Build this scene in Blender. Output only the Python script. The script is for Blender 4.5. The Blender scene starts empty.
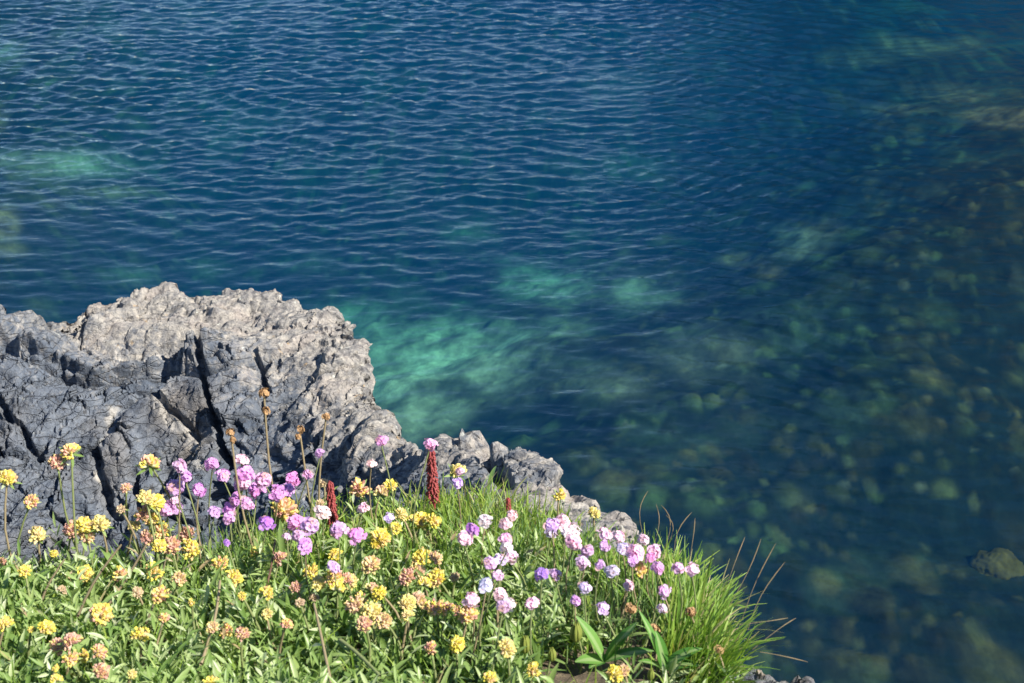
import bpy, math, random
import numpy as np
from mathutils import Vector, Matrix

SEED = 7
random.seed(SEED)
rng = np.random.default_rng(SEED)
SC = bpy.context.scene
COL = SC.collection

# ------------------------------------------------------------------ camera
CAM = np.array([0.0, 0.0, 5.0])
PITCH = math.radians(30)
FPX = 50.0 / 36.0 * 1024
cp, sp_ = math.cos(PITCH), math.sin(PITCH)
cd = bpy.data.cameras.new("camera")
cd.lens = 50; cd.sensor_width = 36; cd.clip_start = 0.05; cd.clip_end = 500
cd.dof.use_dof = True; cd.dof.focus_distance = 2.7; cd.dof.aperture_fstop = 18
cam = bpy.data.objects.new("camera", cd)
cam.location = CAM.tolist(); cam.rotation_euler = (math.pi / 2 - PITCH, 0, 0)
COL.objects.link(cam); SC.camera = cam

def ray(px, py):
    dx = (px - 512.0) / FPX; dy = (341.5 - py) / FPX
    return np.array([dx, cp + dy * sp_, -sp_ + dy * cp])

def at(px, py, d):
    return CAM + ray(px, py) * d

def on_z(px, py, z):
    r = ray(px, py)
    return CAM + r * ((z - CAM[2]) / r[2])

def project(P):
    q = P - CAM
    d = q[..., 1] * cp - q[..., 2] * sp_
    u = q[..., 1] * sp_ + q[..., 2] * cp
    d = np.maximum(d, 0.05)
    return 512 + FPX * q[..., 0] / d, 341.5 - FPX * u / d

# ------------------------------------------------------------------ noise
def _hash(ix, iy, iz, s):
    with np.errstate(over='ignore'):
        h = (ix.astype(np.uint32) * np.uint32(374761393) + iy.astype(np.uint32) * np.uint32(668265263)
             + iz.astype(np.uint32) * np.uint32(2246822519) + np.uint32((s * 3266489917) & 0xffffffff))
        h = (h ^ (h >> np.uint32(13))) * np.uint32(1274126177)
        h = (h ^ (h >> np.uint32(15))) * np.uint32(2654435761)
        h = h ^ (h >> np.uint32(16))
    return h

def _r(h, k):
    with np.errstate(over='ignore'):
        g = (h + np.uint32(k * 2654435 + 1)) * np.uint32(2246822519)
        g = (g ^ (g >> np.uint32(15))) * np.uint32(3266489917)
        g = g ^ (g >> np.uint32(16))
    return g.astype(np.float64) / 4294967295.0

_GT = np.random.default_rng(99).random((32, 32, 32, 3)).astype(np.float32).reshape(-1, 3) - np.float32(.5)

def pnoise(P, s=0):
    """gradient noise from a table of random gradients"""
    P = (np.asarray(P) + np.array([(s * 7.31) % 32, (s * 13.77) % 32, (s * 3.19) % 32])).astype(np.float32)
    F = np.floor(P); f = P - F; I = F.astype(np.int32) & 31
    w = f * f * f * (f * (f * 6 - 15) + 10)
    X = (I[:, 0] << 10, ((I[:, 0] + 1) & 31) << 10); Y = (I[:, 1] << 5, ((I[:, 1] + 1) & 31) << 5); Z = (I[:, 2], (I[:, 2] + 1) & 31)
    fx, fy, fz = f.T; one = np.float32(1)
    def c(dx, dy, dz):
        g = _GT.take(X[dx] + Y[dy] + Z[dz], axis=0)
        return g[:, 0] * (fx - dx * one) + g[:, 1] * (fy - dy * one) + g[:, 2] * (fz - dz * one)
    wx, wy, wz = w.T
    l = lambda a, b, t: a + (b - a) * t
    return l(l(l(c(0, 0, 0), c(1, 0, 0), wx), l(c(0, 1, 0), c(1, 1, 0), wx), wy), l(l(c(0, 0, 1), c(1, 0, 1), wx), l(c(0, 1, 1), c(1, 1, 1), wx), wy), wz) * np.float32(2.6)

def fbm(P, s=0, o=4, gain=.5, lac=2.03):
    a, t = 1.0, np.zeros(len(P)); P = np.asarray(P)
    for i in range(o):
        t += a * pnoise(P, s + i * 17); P = P * lac; a *= gain
    return t

def worley(P, s=0):
    """F1, F2, hash of nearest cell, vector from nearest site"""
    I = np.floor(P).astype(np.int64)
    n = len(P)
    f1 = np.full(n, 9.0); f2 = np.full(n, 9.0); hid = np.zeros(n, np.uint32); vec = np.zeros((n, 3))
    for dx in (-1, 0, 1):
        for dy in (-1, 0, 1):
            for dz in (-1, 0, 1):
                c = I + np.array([dx, dy, dz])
                h = _hash(c[:, 0], c[:, 1], c[:, 2], s)
                site = c + .1 + .8 * np.stack([_r(h, 1), _r(h, 2), _r(h, 3)], 1)
                v = P - site
                d = np.sqrt((v * v).sum(1))
                m = d < f1
                f2 = np.where(m, f1, np.minimum(f2, d))
                f1 = np.where(m, d, f1); hid = np.where(m, h, hid); vec = np.where(m[:, None], v, vec)
    return f1, f2, hid, vec

def sstep(a, b, x):
    t = np.clip((x - a) / (b - a), 0, 1)
    return t * t * (3 - 2 * t)

class RBF:
    def __init__(self, pts, vals, reg=1e-6):
        self.p = np.array(pts, float); v = np.array(vals, float)
        n = len(v); A = np.zeros((n + 3, n + 3))
        d = np.linalg.norm(self.p[:, None] - self.p[None], axis=2)
        A[:n, :n] = self.k(d) + np.eye(n) * reg
        A[:n, n] = 1; A[:n, n + 1:] = self.p; A[n, :n] = 1; A[n + 1:, :n] = self.p.T
        self.w = np.linalg.solve(A, np.concatenate([v, np.zeros(3)]))
    @staticmethod
    def k(d):
        return np.where(d > 1e-9, d * d * np.log(np.maximum(d, 1e-9)), 0)
    def __call__(self, q):
        q = np.asarray(q, float); n = len(self.p)
        out = self.w[n] + q @ self.w[n + 1:]
        for i in range(n):
            out = out + self.w[i] * self.k(np.hypot(q[:, 0] - self.p[i, 0], q[:, 1] - self.p[i, 1]))
        return out

def seg_dist(q, a, b):
    ab = b - a; t = np.clip(((q - a) @ ab) / max(ab @ ab, 1e-12), 0, 1)
    return np.linalg.norm(q - a - t[:, None] * ab, axis=1)

def poly_sd(q, poly):
    poly = np.asarray(poly, float); n = len(poly)
    d = np.full(len(q), 1e9); inside = np.zeros(len(q), bool)
    for i in range(n):
        a, b = poly[i], poly[(i + 1) % n]
        d = np.minimum(d, seg_dist(q, a, b))
        c = ((a[1] > q[:, 1]) != (b[1] > q[:, 1]))
        xx = (b[0] - a[0]) * (q[:, 1] - a[1]) / (b[1] - a[1] + 1e-15) + a[0]
        inside ^= c & (q[:, 0] < xx)
    return np.where(inside, -d, d)

# ------------------------------------------------------------------ mesh helpers
def mesh_np(name, V, F, mat=None, attrs=None, smooth=True, fcol=None):
    """V (n,3), F (m,4) or (m,3)"""
    V = np.asarray(V, np.float32); F = np.asarray(F, np.int32)
    me = bpy.data.meshes.new(name)
    k = F.shape[1]
    me.vertices.add(len(V)); me.vertices.foreach_set("co", V.ravel())
    me.loops.add(F.size); me.loops.foreach_set("vertex_index", F.ravel())
    me.polygons.add(len(F)); me.polygons.foreach_set("loop_start", np.arange(0, F.size, k, dtype=np.int32))
    me.update(calc_edges=True)
    me.polygons.foreach_set("use_smooth", np.full(len(F), smooth))
    for an, av in (attrs or {}).items():
        av = np.asarray(av, np.float32)
        if av.ndim == 1:
            me.attributes.new(an, 'FLOAT', 'POINT').data.foreach_set("value", av)
        else:
            me.attributes.new(an, 'FLOAT_COLOR', 'POINT').data.foreach_set("color", np.concatenate([av, np.ones((len(av), 1), np.float32)], 1).astype(np.float32).ravel())
    if mat: me.materials.append(mat)
    me.validate()
    return me

def link(name, me, parent=None, loc=None):
    o = bpy.data.objects.new(name, me); COL.objects.link(o)
    if parent: o.parent = parent
    if loc is not None: o.location = [float(v) for v in loc]
    return o

def tag(o, label=None, cat=None, group=None, kind=None):
    if label: o["label"] = label
    if cat: o["category"] = cat
    if group: o["group"] = group
    if kind: o["kind"] = kind
    return o

def empty(name, loc):
    o = bpy.data.objects.new(name, None); COL.objects.link(o); o.empty_display_size = .02
    o.location = [float(v) for v in loc]
    return o

def grid_faces(nx, ny):
    i = np.arange(ny - 1)[:, None] * nx + np.arange(nx - 1)[None]
    return np.stack([i, i + 1, i + nx + 1, i + nx], -1).reshape(-1, 4)

class Geo:
    """collects vertices, faces and one float attribute set"""
    def __init__(self): self.V, self.F, self.A, self.n = [], [], {}, 0
    def add(self, V, F, **at_):
        V = np.asarray(V, float); F = np.asarray(F, int)
        self.V.append(V); self.F.append(F + self.n); self.n += len(V)
        for k, v in at_.items():
            self.A.setdefault(k, []).append(np.broadcast_to(np.asarray(v, float), (len(V),)))
    def mesh(self, name, mat, smooth=True):
        return mesh_np(name, np.concatenate(self.V), np.concatenate(self.F), mat, {k: np.concatenate(v) for k, v in self.A.items()}, smooth)

def tube(pts, rad, sides=6):
    """quads along a polyline, ends closed by collapsing"""
    pts = np.asarray(pts, float); n = len(pts)
    rad = np.broadcast_to(np.asarray(rad, float), (n,))
    T = np.gradient(pts, axis=0); T /= np.linalg.norm(T, axis=1)[:, None] + 1e-12
    ref = np.array([0.31, 0.92, 0.2]) if abs(T[0] @ np.array([0.31, .92, .2])) < .9 else np.array([1., 0, 0])
    A = np.cross(T, ref); A /= np.linalg.norm(A, axis=1)[:, None]
    B = np.cross(T, A)
    th = np.arange(sides) * 2 * math.pi / sides
    V = pts[:, None] + rad[:, None, None] * (np.cos(th)[None, :, None] * A[:, None] + np.sin(th)[None, :, None] * B[:, None])
    V = V.reshape(-1, 3)
    F = []
    for i in range(n - 1):
        for k in range(sides):
            F.append([i * sides + k, i * sides + (k + 1) % sides, (i + 1) * sides + (k + 1) % sides, (i + 1) * sides + k])
    return V, np.array(F)

# ------------------------------------------------------------------ node helpers
class NT:
    def __init__(self, name, disp=None):
        self.m = bpy.data.materials.new(name); self.m.use_nodes = True
        self.t = self.m.node_tree; self.t.nodes.clear()
        self.out = self.t.nodes.new('ShaderNodeOutputMaterial')
    def n(self, typ, ins=None, **props):
        nd = self.t.nodes.new(typ)
        for k, v in props.items(): setattr(nd, k, v)
        for k, v in (ins or {}).items():
            s = nd.inputs[k]
            if isinstance(v, bpy.types.NodeSocket): self.t.links.new(v, s)
            else: s.default_value = v
        return nd
    def attr(self, name): return self.n('ShaderNodeAttribute', attribute_name=name)
    def math(self, op, a, b=0.0, clamp=False):
        return self.n('ShaderNodeMath', {0: a, 1: b}, operation=op, use_clamp=clamp).outputs[0]
    def mix(self, f, a, b, bt='MIX'):
        nd = self.n('ShaderNodeMix', None, data_type='RGBA', blend_type=bt)
        for s, v in ((nd.inputs[0], f), (nd.inputs[6], a), (nd.inputs[7], b)):
            if isinstance(v, bpy.types.NodeSocket): self.t.links.new(v, s)
            else: s.default_value = v if not isinstance(v, tuple) else (tuple(v) + (1.0,))[:4]
        return nd.outputs[2]
    def ramp(self, f, stops, interp='LINEAR'):
        nd = self.n('ShaderNodeValToRGB', {0: f}); cr = nd.color_ramp; cr.interpolation = interp
        while len(cr.elements) < len(stops): cr.elements.new(.5)
        for e, (p, c) in zip(cr.elements, stops):
            e.position = p; e.color = (tuple(c) + (1.0,))[:4] if not isinstance(c, (int, float)) else (c, c, c, 1)
        return nd.outputs[0]
    def noise(self, vec, scale, detail=4, rough=.55, dist=0.0):
        return self.n('ShaderNodeTexNoise', {'Vector': vec, 'Scale': scale, 'Detail': detail, 'Roughness': rough, 'Distortion': dist}).outputs[0]
    def surf(self, s): self.t.links.new(s, self.out.inputs[0]); return self.m
# ------------------------------------------------------------------ materials
def rock_material():
    t = NT("slate_rock")
    co = t.n('ShaderNodeTexCoord').outputs['Object']
    lich = t.attr('lichen').outputs['Fac']; tone = t.attr('tone').outputs['Fac']; vein = t.attr('vein').outputs['Fac']; warm = t.attr('warm').outputs['Fac']
    n1 = t.noise(co, 9, 6, .6, .4); n2 = t.noise(co, 45, 6, .65); n3 = t.noise(co, 160, 5, .7)
    slate = t.ramp(n1, [(.28, (.042, .055, .076)), (.5, (.088, .108, .140)), (.72, (.165, .188, .222))])
    slate = t.mix(t.math('MULTIPLY', tone, .5), slate, (.19, .208, .235))
    slate = t.mix(t.ramp(n2, [(.5, 0.0), (.8, .55)]), slate, (.24, .238, .23))
    slate = t.mix(t.math('MULTIPLY', warm, .5), slate, (.22, .18, .135))
    pale = t.ramp(n2, [(.28, (.085, .082, .085)), (.44, (.205, .196, .187)), (.62, (.36, .332, .29)), (.8, (.49, .462, .41))])
    pale = t.mix(t.ramp(n1, [(.5, 0.0), (.72, .5)]), pale, (.36, .30, .26))
    lf = t.math('ADD', lich, t.math('ADD', t.math('MULTIPLY', t.math('SUBTRACT', n2, .5), 1.2), t.math('MULTIPLY', t.math('SUBTRACT', n1, .5), 1.1)))
    lf = t.ramp(lf, [(.22, 0.0), (.74, 1.0)])
    base = t.mix(lf, slate, pale)
    spots = t.ramp(t.noise(co, 55, 4, .65), [(.58, 0.0), (.64, 1.0)])
    base = t.mix(t.math('MULTIPLY', spots, .7), base, (.05, .048, .05))
    och = t.ramp(t.noise(co, 26, 3, .6, .3), [(.66, 0.0), (.74, .75)])
    base = t.mix(t.math('MULTIPLY', och, lf), base, (.45, .29, .12))
    wl = t.ramp(t.noise(co, 38, 3, .55, .2), [(.67, 0.0), (.72, .8)])
    base = t.mix(t.math('MULTIPLY', wl, t.math('ADD', lf, .25, True)), base, (.52, .53, .47))
    base = t.mix(vein, base, (.48, .45, .40))
    wv = t.n('ShaderNodeVectorMath', {0: t.n('ShaderNodeMapping', {'Vector': co, 'Rotation': (.5, -.4, .6), 'Scale': (.55, 1.0, 1.7)}).outputs[0], 1: t.n('ShaderNodeVectorMath', {0: t.n('ShaderNodeTexNoise', {'Vector': co, 'Scale': 14, 'Detail': 3}).outputs['Color'], 1: (.05, .05, .05)}, operation='MULTIPLY').outputs[0]}, operation='ADD').outputs[0]
    ve = t.n('ShaderNodeTexVoronoi', {'Vector': wv, 'Scale': 21}, feature='DISTANCE_TO_EDGE').outputs['Distance']
    vc = t.n('ShaderNodeTexVoronoi', {'Vector': wv, 'Scale': 21}, feature='F1').outputs['Color']
    crk = t.ramp(ve, [(0.0, 0.0), (.05, 1.0)])
    bare_f = t.math('SUBTRACT', 1.0, t.math('MULTIPLY', lf, .75), True)
    base = t.mix(t.math('MULTIPLY', t.math('SUBTRACT', 1.0, crk), t.math('MULTIPLY', t.math('MULTIPLY', bare_f, .6), t.ramp(t.noise(co, 11, 3, .6), [(.48, 0.0), (.62, 1.0)]))), base, (.03, .033, .04))
    grit = t.ramp(n3, [(.3, .72), (.7, 1.22)])
    base = t.mix(1.0, base, grit, 'MULTIPLY')
    hgt = t.math('ADD', t.math('ADD', t.math('MULTIPLY', n2, .6), t.math('MULTIPLY', n3, .4)), t.math('MULTIPLY', bare_f, t.math('ADD', t.math('MULTIPLY', crk, .35), t.math('MULTIPLY', vc, .35))))
    b = t.n('ShaderNodeBump', {'Height': hgt, 'Strength': .9, 'Distance': .014})
    p = t.n('ShaderNodeBsdfPrincipled', {'Base Color': base, 'Roughness': .82, 'Normal': b.outputs[0], 'Specular IOR Level': .35})
    return t.surf(p.outputs[0])

def soil_material():
    t = NT("cliff_soil")
    co = t.n('ShaderNodeTexCoord').outputs['Object']
    n1 = t.noise(co, 14, 6, .65); n2 = t.noise(co, 90, 5, .7)
    c = t.ramp(n1, [(.3, (.045, .034, .024)), (.55, (.11, .085, .055)), (.75, (.25, .20, .12))])
    c = t.mix(t.ramp(n2, [(.5, 0.0), (.7, .6)]), c, (.30, .24, .14))
    b = t.n('ShaderNodeBump', {'Height': n2, 'Strength': .8, 'Distance': .01})
    return t.surf(t.n('ShaderNodeBsdfPrincipled', {'Base Color': c, 'Roughness': .95, 'Normal': b.outputs[0]}).outputs[0])

def leaf_material(name, stops, transl=.35, rough=.5, edge=None, spec=.35):
    """colour by the per-leaf 'tint' (0..1) and a slight change along the leaf 't'"""
    t = NT(name)
    tint = t.attr('tint').outputs['Fac']; tt = t.attr('t').outputs['Fac']
    c = t.ramp(tint, stops)
    if edge: c = t.mix(t.ramp(tt, edge[0]), c, edge[1])
    p = t.n('ShaderNodeBsdfPrincipled', {'Base Color': c, 'Roughness': rough, 'Specular IOR Level': spec})
    tr = t.n('ShaderNodeBsdfTranslucent', {'Color': t.mix(1.0, c, (1.25, 1.3, .55), 'MULTIPLY')})
    return t.surf(t.n('ShaderNodeMixShader', {0: transl, 1: p.outputs[0], 2: tr.outputs[0]}).outputs[0])

def thrift_material():
    t = NT("thrift_petal")
    oc = t.n('ShaderNodeObjectInfo').outputs['Color']
    rnd = t.attr('tint').outputs['Fac']; tt = t.attr('t').outputs['Fac']
    c = t.mix(t.math('MULTIPLY', rnd, .32), oc, (.88, .74, .84))
    c = t.mix(t.ramp(tt, [(0.0, .6), (.4, 0.0)]), c, (.66, .34, .36))
    c = t.mix(t.ramp(rnd, [(.84, 0.0), (.9, .7)], 'CONSTANT'), c, (.62, .36, .24))
    p = t.n('ShaderNodeBsdfPrincipled', {'Base Color': c, 'Roughness': .6, 'Specular IOR Level': .2})
    tr = t.n('ShaderNodeBsdfTranslucent', {'Color': c})
    return t.surf(t.n('ShaderNodeMixShader', {0: .35, 1: p.outputs[0], 2: tr.outputs[0]}).outputs[0])

def vetch_material():
    """object colour: R = how red the florets are, G = how dried, B = how pale"""
    t = NT("vetch_floret")
    oc = t.n('ShaderNodeObjectInfo').outputs['Color']
    s = t.n('ShaderNodeSeparateColor', {0: oc})
    rnd = t.attr('tint').outputs['Fac']; tt = t.attr('t').outputs['Fac']
    red = t.math('ADD', s.outputs[0], t.math('MULTIPLY', t.math('SUBTRACT', rnd, .5), 1.0), True)
    tip = t.ramp(red, [(0.0, (.87, .76, .10)), (.35, (.88, .72, .22)), (.6, (.87, .55, .30)), (.82, (.82, .44, .36)), (1.0, (.70, .34, .30))])
    tip = t.mix(s.outputs[1], tip, (.60, .46, .32))
    tip = t.mix(t.math('MULTIPLY', s.outputs[2], .6), tip, (.80, .72, .42))
    wool = t.mix(t.math('MULTIPLY', red, .7), (.74, .70, .46), (.80, .56, .44))
    wool = t.mix(s.outputs[1], wool, (.62, .54, .42))
    c = t.mix(t.ramp(tt, [(.45, 0.0), (.8, 1.0)]), wool, tip)
    p = t.n('ShaderNodeBsdfPrincipled', {'Base Color': c, 'Roughness': .65, 'Specular IOR Level': .2, 'Sheen Weight': .3})
    tr = t.n('ShaderNodeBsdfTranslucent', {'Color': c})
    return t.surf(t.n('ShaderNodeMixShader', {0: .25, 1: p.outputs[0], 2: tr.outputs[0]}).outputs[0])

def plain(name, c1, c2, rough=.7, transl=0.0, scale=400):
    t = NT(name)
    co = t.n('ShaderNodeTexCoord').outputs['Object']
    c = t.mix(t.noise(co, scale, 3), c1, c2)
    p = t.n('ShaderNodeBsdfPrincipled', {'Base Color': c, 'Roughness': rough, 'Specular IOR Level': .25})
    if not transl: return t.surf(p.outputs[0])
    tr = t.n('ShaderNodeBsdfTranslucent', {'Color': c})
    return t.surf(t.n('ShaderNodeMixShader', {0: transl, 1: p.outputs[0], 2: tr.outputs[0]}).outputs[0])

def water_material():
    t = NT("sea_water")
    co = t.n('ShaderNodeTexCoord').outputs['Object']
    mp = t.n('ShaderNodeMapping', {'Vector': co, 'Scale': (.6, 1.8, 1.0)}).outputs[0]
    n1 = t.noise(mp, 7.5, 3, .5, .3); n2 = t.noise(mp, 19, 2, .5, .2)
    h = t.math('ADD', t.math('MULTIPLY', n1, .7), t.math('MULTIPLY', n2, .25))
    b = t.n('ShaderNodeBump', {'Height': t.math('MULTIPLY', h, t.attr('calm').outputs['Fac']), 'Strength': 1.0, 'Distance': .018}).outputs[0]
    inc = t.n('ShaderNodeNewGeometry').outputs['Incoming']
    cs = t.math('ABSOLUTE', t.n('ShaderNodeVectorMath', {0: b, 1: inc}, operation='DOT_PRODUCT').outputs['Value'])
    fr = t.math('ADD', .02, t.math('MULTIPLY', .98, t.math('POWER', t.math('SUBTRACT', 1.0, cs, True), 5.0)), True)
    gl = t.n('ShaderNodeBsdfGlossy', {'Color': (1, 1, 1, 1), 'Roughness': .06, 'Normal': b}).outputs[0]
    tr = t.n('ShaderNodeBsdfTransparent', {'Color': (.97, .98, .98, 1)}).outputs[0]
    m = t.surf(t.n('ShaderNodeMixShader', {0: fr, 1: tr, 2: gl}).outputs[0])
    va = t.n('ShaderNodeVolumeAbsorption', {'Color': (.40, .78, .78, 1), 'Density': .36}).outputs[0]
    vs = t.n('ShaderNodeVolumeScatter', {'Color': (.0, .33, 1.0, 1), 'Density': .030}).outputs[0]
    ad = t.n('ShaderNodeAddShader', {0: va, 1: vs}).outputs[0]
    t.t.links.new(ad, t.out.inputs[1])
    return m

def seabed_material():
    t = NT("seabed_stone_and_weed")
    co = t.n('ShaderNodeTexCoord').outputs['Object']
    c = t.attr('col').outputs['Color']
    co = t.n('ShaderNodeMapping', {'Vector': co, 'Scale': (1.0, .6, 1.0)}).outputs[0]
    n1 = t.noise(co, 3.2, 5, .65, .2); n2 = t.noise(co, 14, 4, .65)
    c = t.mix(1.0, c, t.ramp(n1, [(.3, .55), (.7, 1.5)]), 'MULTIPLY')
    c = t.mix(1.0, c, t.ramp(n2, [(.3, .75), (.7, 1.3)]), 'MULTIPLY')
    return t.surf(t.n('ShaderNodeBsdfDiffuse', {'Color': c}).outputs[0])

M = dict(
    heath=plain("dark_heath_slope", (.018, .026, .016), (.050, .048, .040), .9, 0.0, 3),
    rock=rock_material(), soil=soil_material(), water=water_material(), seabed=seabed_material(),
    thrift=thrift_material(), vetch=vetch_material(),
    grass=leaf_material("grass_blade", [(0, (.08, .16, .02)), (.45, (.20, .33, .045)), (.8, (.36, .46, .10)), (.93, (.38, .38, .14)), (1, (.46, .38, .22))], .4, .45),
    tuss=leaf_material("tussock_blade", [(0, (.06, .13, .02)), (.45, (.16, .29, .04)), (.8, (.30, .42, .08)), (.92, (.38, .37, .14)), (1, (.46, .38, .22))], .4, .45),
    leaf=leaf_material("vetch_leaf", [(0, (.06, .11, .026)), (.3, (.165, .27, .065)), (.65, (.31, .41, .14)), (.9, (.50, .56, .34)), (.95, (.50, .54, .36)), (1, (.42, .32, .18))], .36, .38, None, .5),
    needle=leaf_material("thrift_leaf", [(0, (.055, .12, .035)), (.5, (.14, .25, .07)), (1, (.29, .39, .16))], .25, .55),
    broad=leaf_material("plantain_leaf", [(0, (.05, .15, .025)), (.5, (.09, .23, .04)), (1, (.17, .31, .07))], .3, .35, ([(.25, 1.0), (.4, 0.0)], (.25, .36, .14))),
    straw=leaf_material("straw", [(0, (.16, .09, .06)), (.5, (.33, .25, .15)), (1, (.50, .42, .28))], .2, .6),
    stem=plain("flower_stem", (.13, .20, .06), (.26, .25, .12), .6),
    stem_brown=plain("dry_stem", (.20, .15, .08), (.34, .28, .17), .7),
    stem_dark=plain("brown_stalk", (.09, .075, .04), (.19, .15, .09), .7),
    dead=plain("dried_head", (.26, .13, .05), (.58, .38, .20), .8, .15, 300),
    red=plain("red_bell", (.20, .016, .022), (.46, .12, .11), .55, .2, 160),
    bud=plain("green_bud", (.16, .24, .04), (.33, .33, .08), .6, .2, 250),
)
# ------------------------------------------------------------------ flower bed ground
def bed_z(y): return 3.95 - .35 * (y - 1.04)
CANOPY = .05
def on_bed(px, py, h=CANOPY):
    """point of the view ray that lies h above the sloping bed"""
    r = ray(px, py)
    # 5 + r2 d = 3.95 - .35 (r1 d - 1.04) + h
    d = (3.95 + .364 + h - 5.0) / (r[2] + .35 * r[1])
    return CAM + r * d
EDGE_PX = [(-420, 556), (-200, 552), (-60, 550), (100, 545), (200, 533), (260, 510), (350, 488), (420, 476), (500, 474), (560, 494), (640, 528), (690, 548), (730, 590), (752, 640), (762, 700)]
EDGE = np.array([on_bed(*p)[:2] for p in EDGE_PX])
BED = np.concatenate([[[-9, 1.3]], EDGE, [[.34, .70], [.7, .0], [1.6, -1.4], [3.5, -4], [3.5, -9], [-9, -9]]])

def edge_y(x):
    e = EDGE[:-3]
    return np.interp(x, e[:, 0], e[:, 1])

def ground_height(q):
    q = np.asarray(q, float)
    P3 = np.concatenate([q, np.zeros((len(q), 1))], 1)
    z = bed_z(np.maximum(q[:, 1], -9)) + .018 * fbm(P3 * 6, 3, 3) + .006 * fbm(P3 * 30, 9, 2)
    sd = poly_sd(q, BED) + .03 * fbm(P3 * 5, 21, 3)
    s = np.maximum(sd + .02, 0)
    return z - 2.6 * s - np.minimum(s, .5) * 1.2 - .05 * sstep(0, .02, s)

def build_ground():
    xs = np.concatenate([np.linspace(-9, -1.2, 50)[:-1], np.linspace(-1.2, .75, 280), np.linspace(.75, 7, 70)[1:]])
    ys = np.concatenate([np.linspace(-9, .7, 60)[:-1], np.linspace(.7, 2.3, 230), np.linspace(2.3, 4.2, 30)[1:]])
    X, Y = np.meshgrid(xs, ys); q = np.stack([X.ravel(), Y.ravel()], 1)
    z = np.maximum(ground_height(q), -1.0)
    me = mesh_np("ground", np.concatenate([q, z[:, None]], 1), grid_faces(len(xs), len(ys)), M['soil'])
    tag(link("ground", me), kind="structure")

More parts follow.
